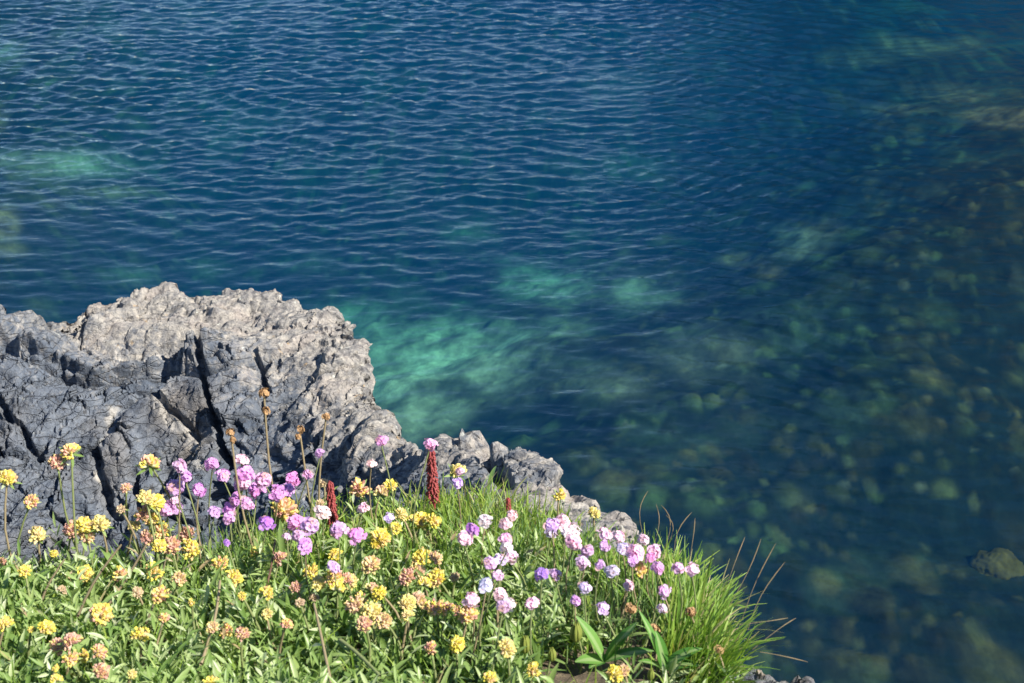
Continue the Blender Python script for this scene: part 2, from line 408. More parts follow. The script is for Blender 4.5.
# ------------------------------------------------------------------ bedrock
def rock_field(name, outline, ctrl, res, crackpx=(), veinpx=(), lich=None, warmc=None, slope=2.4, scale=1.0, seed=1, floor=-1.2, steps=()):
    """a weathered rock: top surface through control points, near-vertical sides below its outline, jointed blocks"""
    outline = np.array(outline)
    P = np.array([c for c in ctrl])
    f = RBF(P[:, :2], P[:, 2], 1e-4)
    lo = outline.min(0) - .46; hi = outline.max(0) + .46
    nx = int((hi[0] - lo[0]) / res) + 1; ny = int((hi[1] - lo[1]) / res) + 1
    X, Y = np.meshgrid(np.linspace(lo[0], hi[0], nx), np.linspace(lo[1], hi[1], ny))
    q = np.stack([X.ravel(), Y.ravel()], 1); q3 = np.concatenate([q, np.zeros((len(q), 1))], 1)
    sd = poly_sd(q, outline)
    sdn = sd + (.030 * fbm(q3 * 7, seed + 5, 3) + .012 * fbm(q3 * 25, seed + 6, 2)) * scale
    top = f(q)
    inn = np.maximum(sdn + .06 * scale, 0)
    s = np.maximum(sdn, 0)
    z = top - .45 * inn ** 2 / (.06 * scale + inn) - slope * s * s / (s + .015) - 13 * s * s
    z = np.maximum(z, floor)
    # the sides are drawn in under the brink, so that they stand near vertical
    sy_, sx_ = np.gradient(sd.reshape(ny, nx)); ln = np.hypot(sx_, sy_) + 1e-9
    dirs = np.stack([(sx_ / ln).ravel(), (sy_ / ln).ravel()], 1)
    B = np.concatenate([q - dirs * (s * .98)[:, None], z[:, None]], 1)
    BG = B.reshape(ny, nx, 3)
    N = np.cross(np.gradient(BG, axis=1), np.gradient(BG, axis=0)).reshape(-1, 3)
    N = np.where((np.linalg.norm(N, axis=1) < 1e-12)[:, None], np.array([0, 0, 1.0]), N)
    N /= np.linalg.norm(N, axis=1)[:, None]
    L = np.clip(RBF(np.array(lich)[:, :2], np.array(lich)[:, 2], 1e-2)(q), 0, 1) if lich is not None else np.full(len(q), .35)
    W3 = B + .045 * np.stack([fbm(B * 4, seed + 31, 3), fbm(B * 4, seed + 32, 3), fbm(B * 4, seed + 33, 3)], 1)
    a = math.radians(28); b = math.radians(-32)
    Rm = np.array(Matrix.Rotation(a, 3, 'Y') @ Matrix.Rotation(b, 3, 'Z') @ Matrix.Rotation(math.radians(25), 3, 'X'))
    Q = W3 @ Rm.T
    disp = np.zeros(len(q)); tone = np.zeros(len(q))
    keep = 1 - .15 * L
    for (sz, st, off, tilt, cw, cdep, cp_) in ((.34, (1.5, .9, .6), .026, .19, .035, .045, .5), (.14, (1.7, .9, .55), .010, .22, .045, .018, .5), (.062, (1.7, .9, .5), .0055, .26, .06, .008, .5), (.027, (1.4, 1, .7), .0022, .24, .08, .004, .5)):
        sz *= scale
        sc_ = np.array(st) * sz
        f1, f2, hid, vec = worley(Q / sc_, seed + int(sz * 1000))
        g = np.stack([_r(hid, 5) - .5, _r(hid, 6) - .5, _r(hid, 7) - .5], 1) * 2 * tilt
        d = (_r(hid, 4) - .5) * 2 * off * scale + (g * vec * sc_).sum(1)
        cr = 1 - sstep(0, cw, f2 - f1)
        msk = sstep(1 - cp_ - .1, 1 - cp_ + .1, _r(hid, 8))
        disp += keep * (d * (sstep(0, .16, f2 - f1) if sz > .08 * scale else sstep(0, .05, f2 - f1)) - cr * cdep * scale * msk)
        tone += (_r(hid, 9) - .3) * (.6 if sz > .05 else .3)
    disp += .028 * scale * fbm(W3 * 5, seed + 41, 3)
    disp += .0055 * (fbm(W3 * 17, seed + 42, 4)) * (0.7 + .4 * L)
    bil = np.abs(pnoise(W3 * 21, seed + 43)) + .5 * np.abs(pnoise(W3 * 43, seed + 44))
    disp += L * (.010 * (.45 - bil)) * scale ** .5
    disp += .0035 * fbm(W3 * 70, seed + 45, 3)
    vein = np.zeros(len(q))
    for poly, w, dep in crackpx:
        poly = [np.array(p) for p in poly]
        d = np.full(len(q), 9.0)
        for i in range(len(poly) - 1): d = np.minimum(d, seg_dist(q + .012 * np.stack([fbm(q3 * 18, seed + 51, 2), fbm(q3 * 18, seed + 52, 2)], 1), poly[i], poly[i + 1]))
        disp -= dep * (1 - sstep(w * .35, w, d))
    for poly, w, dep in steps:      # a bed that stands out above a joint line, on the far side of it
        poly = [np.array(p) for p in poly]
        best = np.full(len(q), 9.0); side = np.zeros(len(q))
        for i in range(len(poly) - 1):
            d = seg_dist(q, poly[i], poly[i + 1]); ab = poly[i + 1] - poly[i]
            c = ab[0] * (q[:, 1] - poly[i][1]) - ab[1] * (q[:, 0] - poly[i][0])
            m = d < best; best = np.where(m, d, best); side = np.where(m, c, side)
        disp += sstep(-.01, .014, np.sign(side) * best) * dep * (1 - sstep(.014, w, best))
    for poly, w in veinpx:
        poly = [np.array(p) for p in poly]
        d = np.full(len(q), 9.0)
        for i in range(len(poly) - 1): d = np.minimum(d, seg_dist(q + .03 * np.stack([fbm(q3 * 9, seed + 53, 3), fbm(q3 * 9, seed + 54, 3)], 1), poly[i], poly[i + 1]))
        vein = np.maximum(vein, (1 - sstep(w * .3, w, d)) * np.clip(.55 + .9 * fbm(W3 * 12, seed + 55, 3), 0, 1))
    V = B + N * disp[:, None]
    warm = sstep(.05, .5, fbm(W3 * 3.1, seed + 61, 3)) if warmc is None else np.clip(warmc(q, W3), 0, 1)
    me = mesh_np(name, V, grid_faces(nx, ny), M['rock'], dict(lichen=L, tone=np.clip(tone, 0, 1), vein=vein, warm=warm))
    me.set_sharp_from_angle(angle=math.radians(50))
    return me, f

def P2(px, py, d): return at(px, py, d)

def field_of(ctrl):
    P = np.array(ctrl); return RBF(P[:, :2], P[:, 2], 1e-4)

def hit(f, px, py, d0=2.0, d1=5.4):
    r = ray(px, py); ds = np.linspace(d0, d1, 700)
    pts = CAM + ds[:, None] * r
    zz = f(pts[:, :2]); i = np.argmax(pts[:, 2] < zz)
    return pts[i, :2]

def build_rocks():
    crest = [(-190, 318, 4.5), (0, 312, 4.5), (40, 312, 4.5), (70, 317, 4.5), (100, 301, 4.55), (130, 292, 4.6), (165, 284, 4.65), (195, 293, 4.62), (240, 287, 4.6), (275, 292, 4.55), (310, 303, 4.45), (336, 318, 4.3), (360, 334, 4.15), (366, 348, 4.1), (360, 366, 4.05), (364, 395, 3.9), (378, 416, 3.75), (388, 432, 3.6), (408, 440, 3.5), (426, 448, 3.4), (450, 443, 3.3), (470, 455, 3.2)]
    inner = [(-300, 350, 4.45), (0, 345, 4.35), (100, 330, 4.42), (200, 325, 4.45), (280, 330, 4.35), (330, 350, 4.1), (340, 380, 3.98), (200, 350, 4.25), (100, 360, 4.22), (0, 380, 4.22), (-300, 400, 4.3), (0, 440, 4.1), (100, 430, 4.1), (200, 420, 4.03), (280, 390, 4.02), (300, 430, 3.85), (350, 430, 3.7), (400, 455, 3.4), (350, 480, 3.5), (300, 490, 3.68), (200, 480, 3.9), (100, 480, 3.98), (0, 500, 3.98), (-300, 500, 4.1), (100, 545, 3.85), (0, 560, 3.85), (200, 540, 3.78), (300, 520, 3.6), (380, 500, 3.35), (440, 480, 3.15)]
    ctrl = [P2(*c) for c in crest] + [P2(*c) for c in inner] + [np.array([-2.4, 2.5, 2.35]), np.array([-1.2, 2.4, 2.3]), np.array([-.5, 2.35, 2.5]), np.array([-.15, 2.3, 2.85])]
    f = field_of(ctrl)
    outline = [P2(*c)[:2] for c in crest] + [np.array([-.02, 2.3]), np.array([-.5, 2.2]), np.array([-1.6, 2.3]), np.array([-2.0, 2.6])]
    h2 = lambda pts: [hit(f, *p) for p in pts]
    cracks = [(h2([(-80, 350), (0, 352), (40, 364), (82, 377), (112, 373), (160, 366)]), .032, .05),
              (h2([(199, 332), (204, 368), (212, 405), (219, 440), (226, 472)]), .015, .06),
              (h2([(258, 365), (268, 390), (262, 415)]), .012, .03),
              (h2([(0, 404), (18, 428), (38, 455)]), .016, .045),
              (h2([(95, 455), (98, 490), (110, 515)]), .018, .05),
              (h2([(128, 470), (132, 500)]), .014, .045),
              (h2([(150, 395), (170, 407), (200, 440)]), .010, .03),
              (h2([(300, 345), (270, 375), (262, 395)]), .010, .02)]
    steps = [(h2([(-80, 352), (0, 354), (40, 366), (82, 379), (112, 375), (160, 368), (195, 362)]), .16, .042)]
    veins = [(h2([(150, 398), (170, 420), (190, 445), (205, 468)]), .03), (h2([(112, 400), (105, 440), (92, 470)]), .014), (h2([(70, 300), (120, 345), (160, 352)]), .02)]
    lich = []
    for px, py, v in [(-300, 330, .5), (-300, 420, .05), (0, 320, .35), (50, 335, .55), (100, 318, .8), (150, 300, 1), (200, 310, 1.0), (260, 310, 1.05), (320, 330, 1.1), (360, 350, 1.05), (340, 390, .85), (360, 420, .75), (300, 375, .62), (260, 350, .7), (270, 420, .25), (220, 360, .35), (150, 345, .62), (100, 350, .5), (50, 350, .35), (0, 365, .2), (150, 385, .05), (60, 400, .0), (0, 430, 0), (100, 450, 0), (200, 450, .1), (300, 450, .35), (330, 455, .6), (380, 450, .6), (430, 455, .55), (400, 480, .4), (300, 500, .1), (200, 510, 0), (100, 520, .0), (0, 520, 0)]:
        h = hit(f, px, py + 3); lich.append((h[0], h[1], v))
    wp = [hit(f, *p) for p in ((190, 445), (200, 420), (175, 410))]
    def warmc(q, W3):
        w = np.zeros(len(q))
        for p in wp: w = np.maximum(w, np.exp(-((q - p) ** 2).sum(1) / .07 ** 2))
        return w * 1.1 + .7 * sstep(.1, .6, fbm(W3 * 3, 77, 3))
    me, _ = rock_field("rock_outcrop", outline, ctrl, .0042, cracks, veins, lich, warmc, seed=3, steps=steps)
    o = link("rock_outcrop", me)
    tag(o, "large fractured blue-grey slate outcrop with pale lichen-crusted crest above the sea", "rock")

    # the low ledge that runs on under the bed
    lc = [(440, 446, 2.98), (470, 457, 2.92), (490, 455, 2.85), (512, 452, 2.8), (538, 456, 2.74), (560, 467, 2.66), (566, 482, 2.58), (590, 503, 2.47), (625, 522, 2.32), (660, 570, 2.08), (725, 645, 1.85), (770, 676, 1.76), (800, 676, 1.74), (835, 684, 1.70), (860, 720, 1.6)]
    li = [(480, 470, 2.72), (520, 470, 2.66), (560, 480, 2.58), (590, 505, 2.42), (520, 490, 2.5), (460, 480, 2.75)]
    lw = [np.array([-.28, 2.1, 3.25]), np.array([-.1, 1.7, 3.55]), np.array([.1, 1.5, 3.62]), np.array([.2, 1.2, 3.7]), np.array([.25, .9, 3.75])]
    ctrl = [P2(*c) for c in lc] + [P2(*c) for c in li] + lw
    outline = [P2(*c)[:2] for c in lc] + [np.array([.3, .7]), np.array([.05, .9]), np.array([-.25, 1.7]), np.array([-.45, 2.2])]
    f2 = field_of(ctrl)
    lich = [(*hit(f2, px, py, 1.4, 3.2), v) for px, py, v in ((470, 462, .45), (520, 462, .5), (560, 470, .6), (600, 508, .7), (630, 522, .75), (520, 485, .4), (780, 680, .4))]
    me, _ = rock_field("rock_ledge", outline, ctrl, .0036, [([hit(f2, 484, 456, 1.4, 3.2), hit(f2, 497, 470, 1.4, 3.2), hit(f2, 505, 486, 1.4, 3.2)], .02, .05), ([hit(f2, 575, 470, 1.4, 3.2), hit(f2, 560, 482, 1.4, 3.2), hit(f2, 530, 486, 1.4, 3.2)], .016, .04)], (), lich, None, scale=.36, seed=8)
    tag(link("rock_ledge", me), "low grey rock ledge running along the brink behind the grass and pink flowers", "rock")

# ------------------------------------------------------------------ sea bed and sea
def boulder_mesh(name, r, seed, col):
    n = 40
    import bmesh
    bm = bmesh.new(); bmesh.ops.create_icosphere(bm, subdivisions=5, radius=1.0)
    V = np.array([v.co[:] for v in bm.verts]); F = np.array([[v.index for v in f.verts] for f in bm.faces]); bm.free()
    d = 1 + .22 * fbm(V * 1.1, seed, 2) + .06 * fbm(V * 5, seed + 3, 3)
    f1, f2, hid, vec = worley(V * 1.6, seed + 9)
    d -= .04 * (1 - sstep(0, .12, f2 - f1))
    V = V * d[:, None] * np.array(r)
    c = np.clip(np.array(col)[None] * (1 + .5 * fbm(V * 6, seed + 5, 3))[:, None], .01, .8)
    return mesh_np(name, V, F, M['seabed'], dict(col=c))

def build_sea():
    xs = np.concatenate([np.linspace(-24, -8, 30)[:-1], np.linspace(-8, 9, 500), np.linspace(9, 26, 30)[1:]])
    ys = np.concatenate([np.linspace(1.5, 3, 12)[:-1], np.linspace(3, 19, 480), np.linspace(19, 40, 40)[1:]])
    X, Y = np.meshgrid(xs, ys); q = np.stack([X.ravel(), Y.ravel()], 1); q3 = np.concatenate([q, np.zeros((len(q), 1))], 1)
    n13 = fbm(q3 * np.array([1.3, .7, 1]), 91, 3); n26 = fbm(q3 * np.array([2.6, 1.3, 1]), 92, 4)
    def G(items):
        t = np.zeros(len(q))
        for (x, y, rx, ry, s) in items:
            dd = ((px - x) / rx) ** 2 + ((py - y) / ry) ** 2
            dd = dd * (1 + .5 * n13) + .3 * n26
            t = np.maximum(t, s * np.exp(-np.maximum(dd, 0) ** 1.2))
        return t
    PALE = [(398, 370, 50, 52, 1), (470, 352, 62, 34, 1), (512, 345, 40, 22, .7), (425, 405, 40, 22, .8), (548, 283, 44, 18, .95), (640, 292, 40, 16, .35), (462, 232, 26, 10, .2),
              (70, 165, 44, 14, .42), (12, 160, 22, 11, .2), (4, 55, 18, 9, .36), (700, 350, 50, 22, .18), (600, 385, 40, 18, .22), (560, 330, 30, 14, .25), (345, 318, 40, 12, .4), (640, 170, 60, 16, .1), (215, 268, 40, 10, .08), (310, 262, 30, 10, .12), (795, 240, 30, 16, .3), (130, 275, 34, 9, .1)]
    KELP = [(912, 48, 40, 9, .9), (848, 60, 60, 9, .75), (968, 45, 26, 8, .7), (1004, 118, 42, 10, 1), (940, 92, 50, 9, .7), (880, 108, 60, 8, .5), (790, 78, 20, 8, .4), (690, 18, 30, 6, .5),
              (742, 260, 28, 9, .85), (768, 273, 18, 7, .7), (665, 240, 14, 7, .7), (624, 252, 12, 8, .6), (820, 228, 34, 14, .35), (6, 222, 18, 20, .7), (-10, 120, 24, 20, .7), (112, 192, 50, 8, .6), (10, 250, 22, 10, .5), (50, 204, 30, 10, .35), (488, 152, 14, 6, .5)]
    far = sstep(6.5, 19, q[:, 1] - .9 * q[:, 0])
    z = -1.35 - 2.4 * far + (.5 + .8 * far) * sstep(1.5, 6., q[:, 0]) * sstep(9, 14, q[:, 1]) + (.9 + .9 * far) * sstep(-2.6, -5.6, q[:, 0] + .15 * (q[:, 1] - 10)) + .22 * fbm(q3 * .45, 5, 4)
    wq = q3 + .10 * np.stack([fbm(q3 * .9, 61, 3), fbm(q3 * .9, 62, 3), 0 * q[:, 0]], 1)
    col = np.zeros((len(q), 3)) + np.array([.008, .012, .009])
    base = fbm(q3 * .8, 71, 4)
    col += sstep(.1, .8, base)[:, None] * np.array([.03, .04, .02])
    hue = sstep(-.35, .35, fbm(q3 * .7, 73, 3)); patch = sstep(-.5, .55, fbm(q3 * .55, 74, 4))
    for sz, hh, rad, lo_, sd_ in ((.42, .12, .72, .30, 11), (.21, .08, .74, .25, 12), (.11, .04, .74, .35, 13)):
        f1, f2, hid, vec = worley(wq * np.array([1, .6, 1]) / sz, sd_)
        on = (_r(hid, 3) > lo_) * (.55 + .45 * patch)
        dome = sstep(0, 1, np.clip(1 - f1 / rad, 0, 1)) * sstep(0, .12, f2 - f1)
        z += hh * dome * (.4 + _r(hid, 4)) * (_r(hid, 3) > lo_) * .35
        k = np.clip(hue + .7 * (_r(hid, 5) - .5), 0, 1)[:, None]; br = (.18 + 1.15 * _r(hid, 6) ** 1.8)[:, None]
        cc = (np.array([.078, .060, .022]) * (1 - k) + np.array([.046, .064, .024]) * k) * br
        cc = np.where((_r(hid, 7) > .95)[:, None], np.array([.10, .095, .06]) * br * .8, cc)
        col = col + (cc - col) * (sstep(.0, .7, dome) * on)[:, None]
    px, py = project(np.concatenate([q, z[:, None]], 1)); pale = G(PALE); kelp = G(KELP)
    col = col + (np.array([.50, .44, .29]) * np.clip(1 + .7 * fbm(wq * np.array([1.8, 1.0, 1]), 35, 5), .2, 2)[:, None] - col) * np.clip(pale * 1.15 * (.35 + .65 * sstep(-.6, .2, fbm(wq * np.array([1.5, .9, 1]), 36, 4))), 0, .92)[:, None]
    kz = -.36 + .16 * fbm(q3 * 3, 37, 3)
    col = col + (np.array([.16, .10, .045]) * (1 + .9 * fbm(q3 * 5, 38, 3))[:, None] - col) * (sstep(.1, .7, kelp) * .9)[:, None]
    z = np.minimum(z, -.16)
    me = mesh_np("seabed", np.concatenate([q, z[:, None]], 1), grid_faces(len(xs), len(ys)), M['seabed'], dict(col=np.clip(col, .004, .8)))
    tag(link("seabed", me), kind="structure")
    # a few stones below the surface that can be told apart
    for x, y, r, c, lab in ((996, 570, (.20, .17, .13), (.075, .052, .016), "round submerged olive-brown boulder in the dark shallows nearest the flowers"),):
        p = on_z(x, y, -1.3)
        for _ in range(3):
            zb = float(z[np.argmin(((q - p[:2]) ** 2).sum(1))]); p = on_z(x, y, zb - .03)
        o = link("submerged_boulder", boulder_mesh("submerged_boulder", r, int(x), c), loc=p)
        o.rotation_euler = (0, 0, x * .01)
        tag(o, lab, "boulder")
    # ---- the water body: waves on top, closed box below
    xs = np.concatenate([-9.5 - np.geomspace(.06, 60, 36)[::-1], np.linspace(-9.5, 9.5, 560), 9.5 + np.geomspace(.06, 60, 36)])
    ys = np.concatenate([1.5 - np.geomspace(.06, 30, 24)[::-1], np.linspace(1.5, 20.5, 880), 20.5 + np.geomspace(.06, 70, 36)])
    X, Y = np.meshgrid(xs, ys); x = X.ravel(); y = Y.ravel()
    q3 = np.stack([x, y, 0 * x], 1)
    R = np.random.default_rng(5)
    hgt = np.zeros(len(x)); ox = np.zeros(len(x)); oy = np.zeros(len(x))
    wx = x + .25 * fbm(q3 * .5, 81, 2); wy = y + .25 * fbm(q3 * .5, 82, 2)
    for i in range(80):
        lam = .066 * (.30 / .066) ** R.random()
        if i % 4 == 0: grp = .55 + 1.3 * np.clip(.5 + fbm(q3 * np.array([.8, 1.3, 1]) + i * 3.7, 300 + i, 2), 0, 1.4)
        th = math.radians(-92 + R.normal() * 24)
        k = 2 * math.pi / lam; kx, ky = k * math.cos(th), k * math.sin(th)
        amp = .0054 * lam ** 1.0 * (.5 + R.random()) * grp
        ph = kx * wx + ky * wy + R.random() * 6.28
        hgt += amp * np.sin(ph)
        ox += .12 * amp * np.cos(ph) * math.cos(th); oy += .12 * amp * np.cos(ph) * math.sin(th)
    calm = 1 - .55 * np.maximum(sstep(11.5, 8.5, y + .3 * x), .5 * sstep(-.5, 3.5, x - .12 * (y - 8)))
    dens = sstep(-60, -9.6, x) * sstep(60, 9.6, x) * sstep(60, 20.6, y)
    gust = (1.05 + .7 * fbm(q3 * .25, 83, 3)) * calm * dens
    V = np.stack([x + ox * gust, y + oy * gust, hgt * gust], 1); cal = calm
    nx, ny = len(xs), len(ys); F = grid_faces(nx, ny)
    ring = list(range(nx)) + [(j + 1) * nx - 1 for j in range(1, ny)] + list(range((ny - 1) * nx, ny * nx - 1))[::-1] + [j * nx for j in range(1, ny - 1)][::-1]
    low = V[ring].copy(); low[:, 2] = -9.0
    nb = len(V); m = len(ring)
    S = np.array([[ring[i], nb + i, nb + (i + 1) % m, ring[(i + 1) % m]] for i in range(m)])
    cx = np.array([[0, 20, -9.0]])
    V = np.concatenate([V, low, cx])
    B = np.array([[nb + i, len(V) - 1, len(V) - 1, nb + (i + 1) % m] for i in range(m)])
    # the bottom as triangles needs its own loop size: bridge it with thin quads instead
    mid = V[nb:nb + m].copy(); mid[:, :2] = mid[:, :2] * .001 + np.array([0, 20]) * .999
    V = np.concatenate([V[:nb + m], mid])
    B = np.array([[nb + i, nb + m + i, nb + m + (i + 1) % m, nb + (i + 1) % m] for i in range(m)])
    me = mesh_np("water", V, np.concatenate([F, S, B]), M['water'], dict(calm=np.concatenate([cal, np.ones(len(V) - len(cal))])))
    tag(link("water", me), kind="structure")

def build_terrain():
    """the far side of the cove, above and to the right, outside the picture: it darkens the reflections there"""
    xs = np.linspace(3.5, 60, 190); ys = np.linspace(20.5, 80, 190)
    X, Y = np.meshgrid(xs, ys); q3 = np.stack([X.ravel(), Y.ravel(), 0 * X.ravel()], 1)
    edge = 23.5 - .3 * (q3[:, 0] - 7) + .8 * fbm(q3 * .12, 101, 4)
    sh = np.minimum(q3[:, 1] - edge, (q3[:, 0] - 5.2) * 1.2 + 1.0 * fbm(q3 * .2, 103, 3))
    z = -7 + 14 * sstep(0, 14, sh) + 20 * sstep(0, 4.5, sh) + 1.8 * fbm(q3 * .3, 102, 5) * sstep(-1, 3, sh)
    me = mesh_np("terrain", np.concatenate([q3[:, :2], z[:, None]], 1), grid_faces(190, 190), M['heath'])
    tag(link("terrain", me), kind="structure")

build_ground(); build_rocks(); build_sea(); build_terrain()
# ------------------------------------------------------------------ flower meshes (unit width 1, growing along +Z)
def fib_dirs(n, zmin, jit, R):
    i = np.arange(n) + .5
    z = 1 - (1 - zmin) * i / n; ph = i * 2.399963 + R.random() * 6
    v = np.stack([np.sqrt(np.maximum(1 - z * z, 0)) * np.cos(ph), np.sqrt(np.maximum(1 - z * z, 0)) * np.sin(ph), z], 1) + R.normal(size=(n, 3)) * jit
    return v / np.linalg.norm(v, axis=1)[:, None]

def frame(n):
    a = np.cross(n, [0.13, .31, .94]); a /= np.linalg.norm(a) + 1e-9
    return a, np.cross(n, a)

def thrift_head(seed, n=30, droop=0.0, name="flower_head", mat=None, gap=0.0):
    R = np.random.default_rng(seed); g = Geo()
    for d in fib_dirs(n, -.05, .16, R):
        if R.random() < gap: continue
        a, b = frame(d); c = d * np.array([1, 1, .80]) * (.20 + .22 * R.random()); d = d + R.normal(size=3) * .32 + np.array([0, 0, .25]); d /= np.linalg.norm(d); a, b = frame(d)
        tint = R.random(); rot = R.random() * 6.28; op = .5 + .5 * R.random(); s = .16 + .05 * R.random()
        for k in range(5):
            th = rot + k * 1.2566 + R.normal() * .08
            u = math.cos(th) * a + math.sin(th) * b; w = -math.sin(th) * a + math.cos(th) * b
            prof = [(.02, .015, 0), (.55 * s, .42 * s, .5 * s * (1.1 - op)), (.95 * s, .48 * s, .75 * s * (1.1 - op) + R.normal() * .01), (1.12 * s, .22 * s, .6 * s * (1.1 - op) + R.normal() * .012)]
            V = []
            for r, hw, hh in prof: V += [c + u * r - w * hw + d * hh, c + u * r + w * hw + d * hh]
            g.add(V, [[0, 1, 3, 2], [2, 3, 5, 4], [4, 5, 7, 6]], tint=tint, t=[0, 0, .5, .5, .9, .9, 1, 1])
        V, F = tube(np.array([d * .06, c * .6, c]), [.012, .02, .022], 4)
        g.add(V, F, tint=tint, t=0)
    return g.mesh(name, mat or M['thrift'])

def calyx_mesh(seed):
    R = np.random.default_rng(seed); g = Geo()
    for k in range(9):
        th = k * .698 + R.random() * .3; u = np.array([math.cos(th), math.sin(th), 0]); w = np.array([-u[1], u[0], 0])
        V = []
        for r, z, hw in ((.03, -.20, .03), (.16, -.12, .07), (.25, -.02, .06), (.28, .06, .01)): V += [u * r + w * hw + [0, 0, z], u * r - w * hw + [0, 0, z]]
        g.add(V, [[0, 1, 3, 2], [2, 3, 5, 4], [4, 5, 7, 6]])
    V, F = tube(np.array([[0, 0, -.48], [0, 0, -.3], [0, 0, -.15]]), [.035, .05, .04], 5); g.add(V, F)
    return g.mesh("calyx", M['stem_brown'])

def vetch_head(seed, n=30, half=False):
    R = np.random.default_rng(seed); g = Geo()
    for d in fib_dirs(n, -.2, .10, R):
        if half and d[0] + .3 * d[1] > .55: continue
        ln = .36 + .16 * R.random(); up = np.array([0, 0, 1.0])
        hook = .10 * R.random() + .03
        pts = []
        for t in (0, .25, .5, .66, .82, 1.0):
            p = d * np.array([1, 1, .80]) * ln * t + up * hook * (t - .5) * (1 if t > .5 else 0) * 1.5
            pts.append(p + [0, 0, -.02])
        tint = R.random()
        V, F = tube(np.array(pts), np.array([.02, .055, .068, .060, .066, .026]) * (.9 + .3 * R.random()), 5)
        g.add(V, F, tint=tint, t=np.repeat([0, .2, .4, .55, .8, 1.0], 5))
        # the open standard petal at the tip
        a, b = frame(d); c = np.array(pts[3]); V = []
        for r, hw in ((0, .04), (.07, .075), (.115, .045)): V += [c + d * r + up * (.045 + r * .45) + a * hw, c + d * r + up * (.045 + r * .45) - a * hw]
        g.add(V, [[0, 1, 3, 2], [2, 3, 5, 4]], tint=tint, t=[.6, .6, .9, .9, 1, 1])
    return g.mesh("flower_head", M['vetch'])

def bract_mesh(seed):
    R = np.random.default_rng(seed); g = Geo()
    for k in range(6):
        th = k * 1.05 + R.random() * .5; u = np.array([math.cos(th), math.sin(th), 0]); w = np.array([-u[1], u[0], 0]); l = .45 + .25 * R.random(); dz = R.random() * .25 - .2
        V = []
        for t, hw in ((0, .02), (.35, .07), (.7, .06), (1, .008)): V += [u * l * t + w * hw + [0, 0, -.10 + dz * t], u * l * t - w * hw + [0, 0, -.10 + dz * t]]
        g.add(V, [[0, 1, 3, 2], [2, 3, 5, 4], [4, 5, 7, 6]], tint=.3 + .6 * R.random(), t=.5)
    return g.mesh("leafy_bract", M['leaf'])

THRIFT = [thrift_head(100 + i, n) for i, n in enumerate((24, 30, 20, 26, 18))]
FADED = [thrift_head(140 + i, 22, mat=M['dead'], gap=.2) for i in range(2)]
CALYX = [calyx_mesh(1), calyx_mesh(2)]
VETCH = [vetch_head(200 + i, n, i in (2, 4)) for i, n in enumerate((54, 60, 52, 46, 58))]
BRACT = [bract_mesh(3), bract_mesh(4)]

def g0(x, y):
    q = np.array([[x, y, 0.0]])
    return float(bed_z(y) + .018 * fbm(q * 6, 3, 3)[0] + .006 * fbm(q * 30, 9, 2)[0])

def stand(px, py, h):
    """where the head is and how high it stands over the bed"""
    P = on_bed(px, py, h); ye = float(edge_y(P[0])) - .02
    if P[1] > ye:
        r = ray(px, py); d = ye / r[1]; P = CAM + r * d
    return P

FR = random.Random(11)
def stem_mesh(top, lean, rad, base, mat, name="stem", bow=.15, sides=5):
    """a bowed stem from the origin up to 'top' (local)"""
    top = np.array(top); side = np.array([FR.uniform(-1, 1), FR.uniform(-1, 1), 0]) * np.linalg.norm(top) * bow
    pts = [top * t + side * math.sin(math.pi * t) * (1 - .3 * t) for t in np.linspace(0, 1, 6)]
    V, F = tube(pts, np.linspace(rad * 1.25, rad, 6), sides)
    return mesh_np(name, V, F, mat)

ORD = ["first", "second", "third", "fourth", "fifth", "sixth", "seventh", "eighth", "ninth", "tenth", "eleventh", "twelfth", "thirteenth", "fourteenth", "fifteenth", "sixteenth"]
TH_COL = dict(p=("pink", (.74, .38, .68)), v=("violet", (.42, .17, .62)), w=("pale pink", (.86, .62, .75)), m=("magenta", (.74, .34, .70)), l=("lilac", (.74, .54, .80)))
VE_COL = dict(y=("yellow", (.06, 0, .05)), o=("orange", (.55, .05, .1)), r=("pinkish red", (.86, .15, .15)), b=("faded beige", (.6, .75, .35)), l=("pale lemon", (.12, 0, .75)), m=("mottled", (.36, 0, .1)), k=("peach", (.62, .1, .6)))

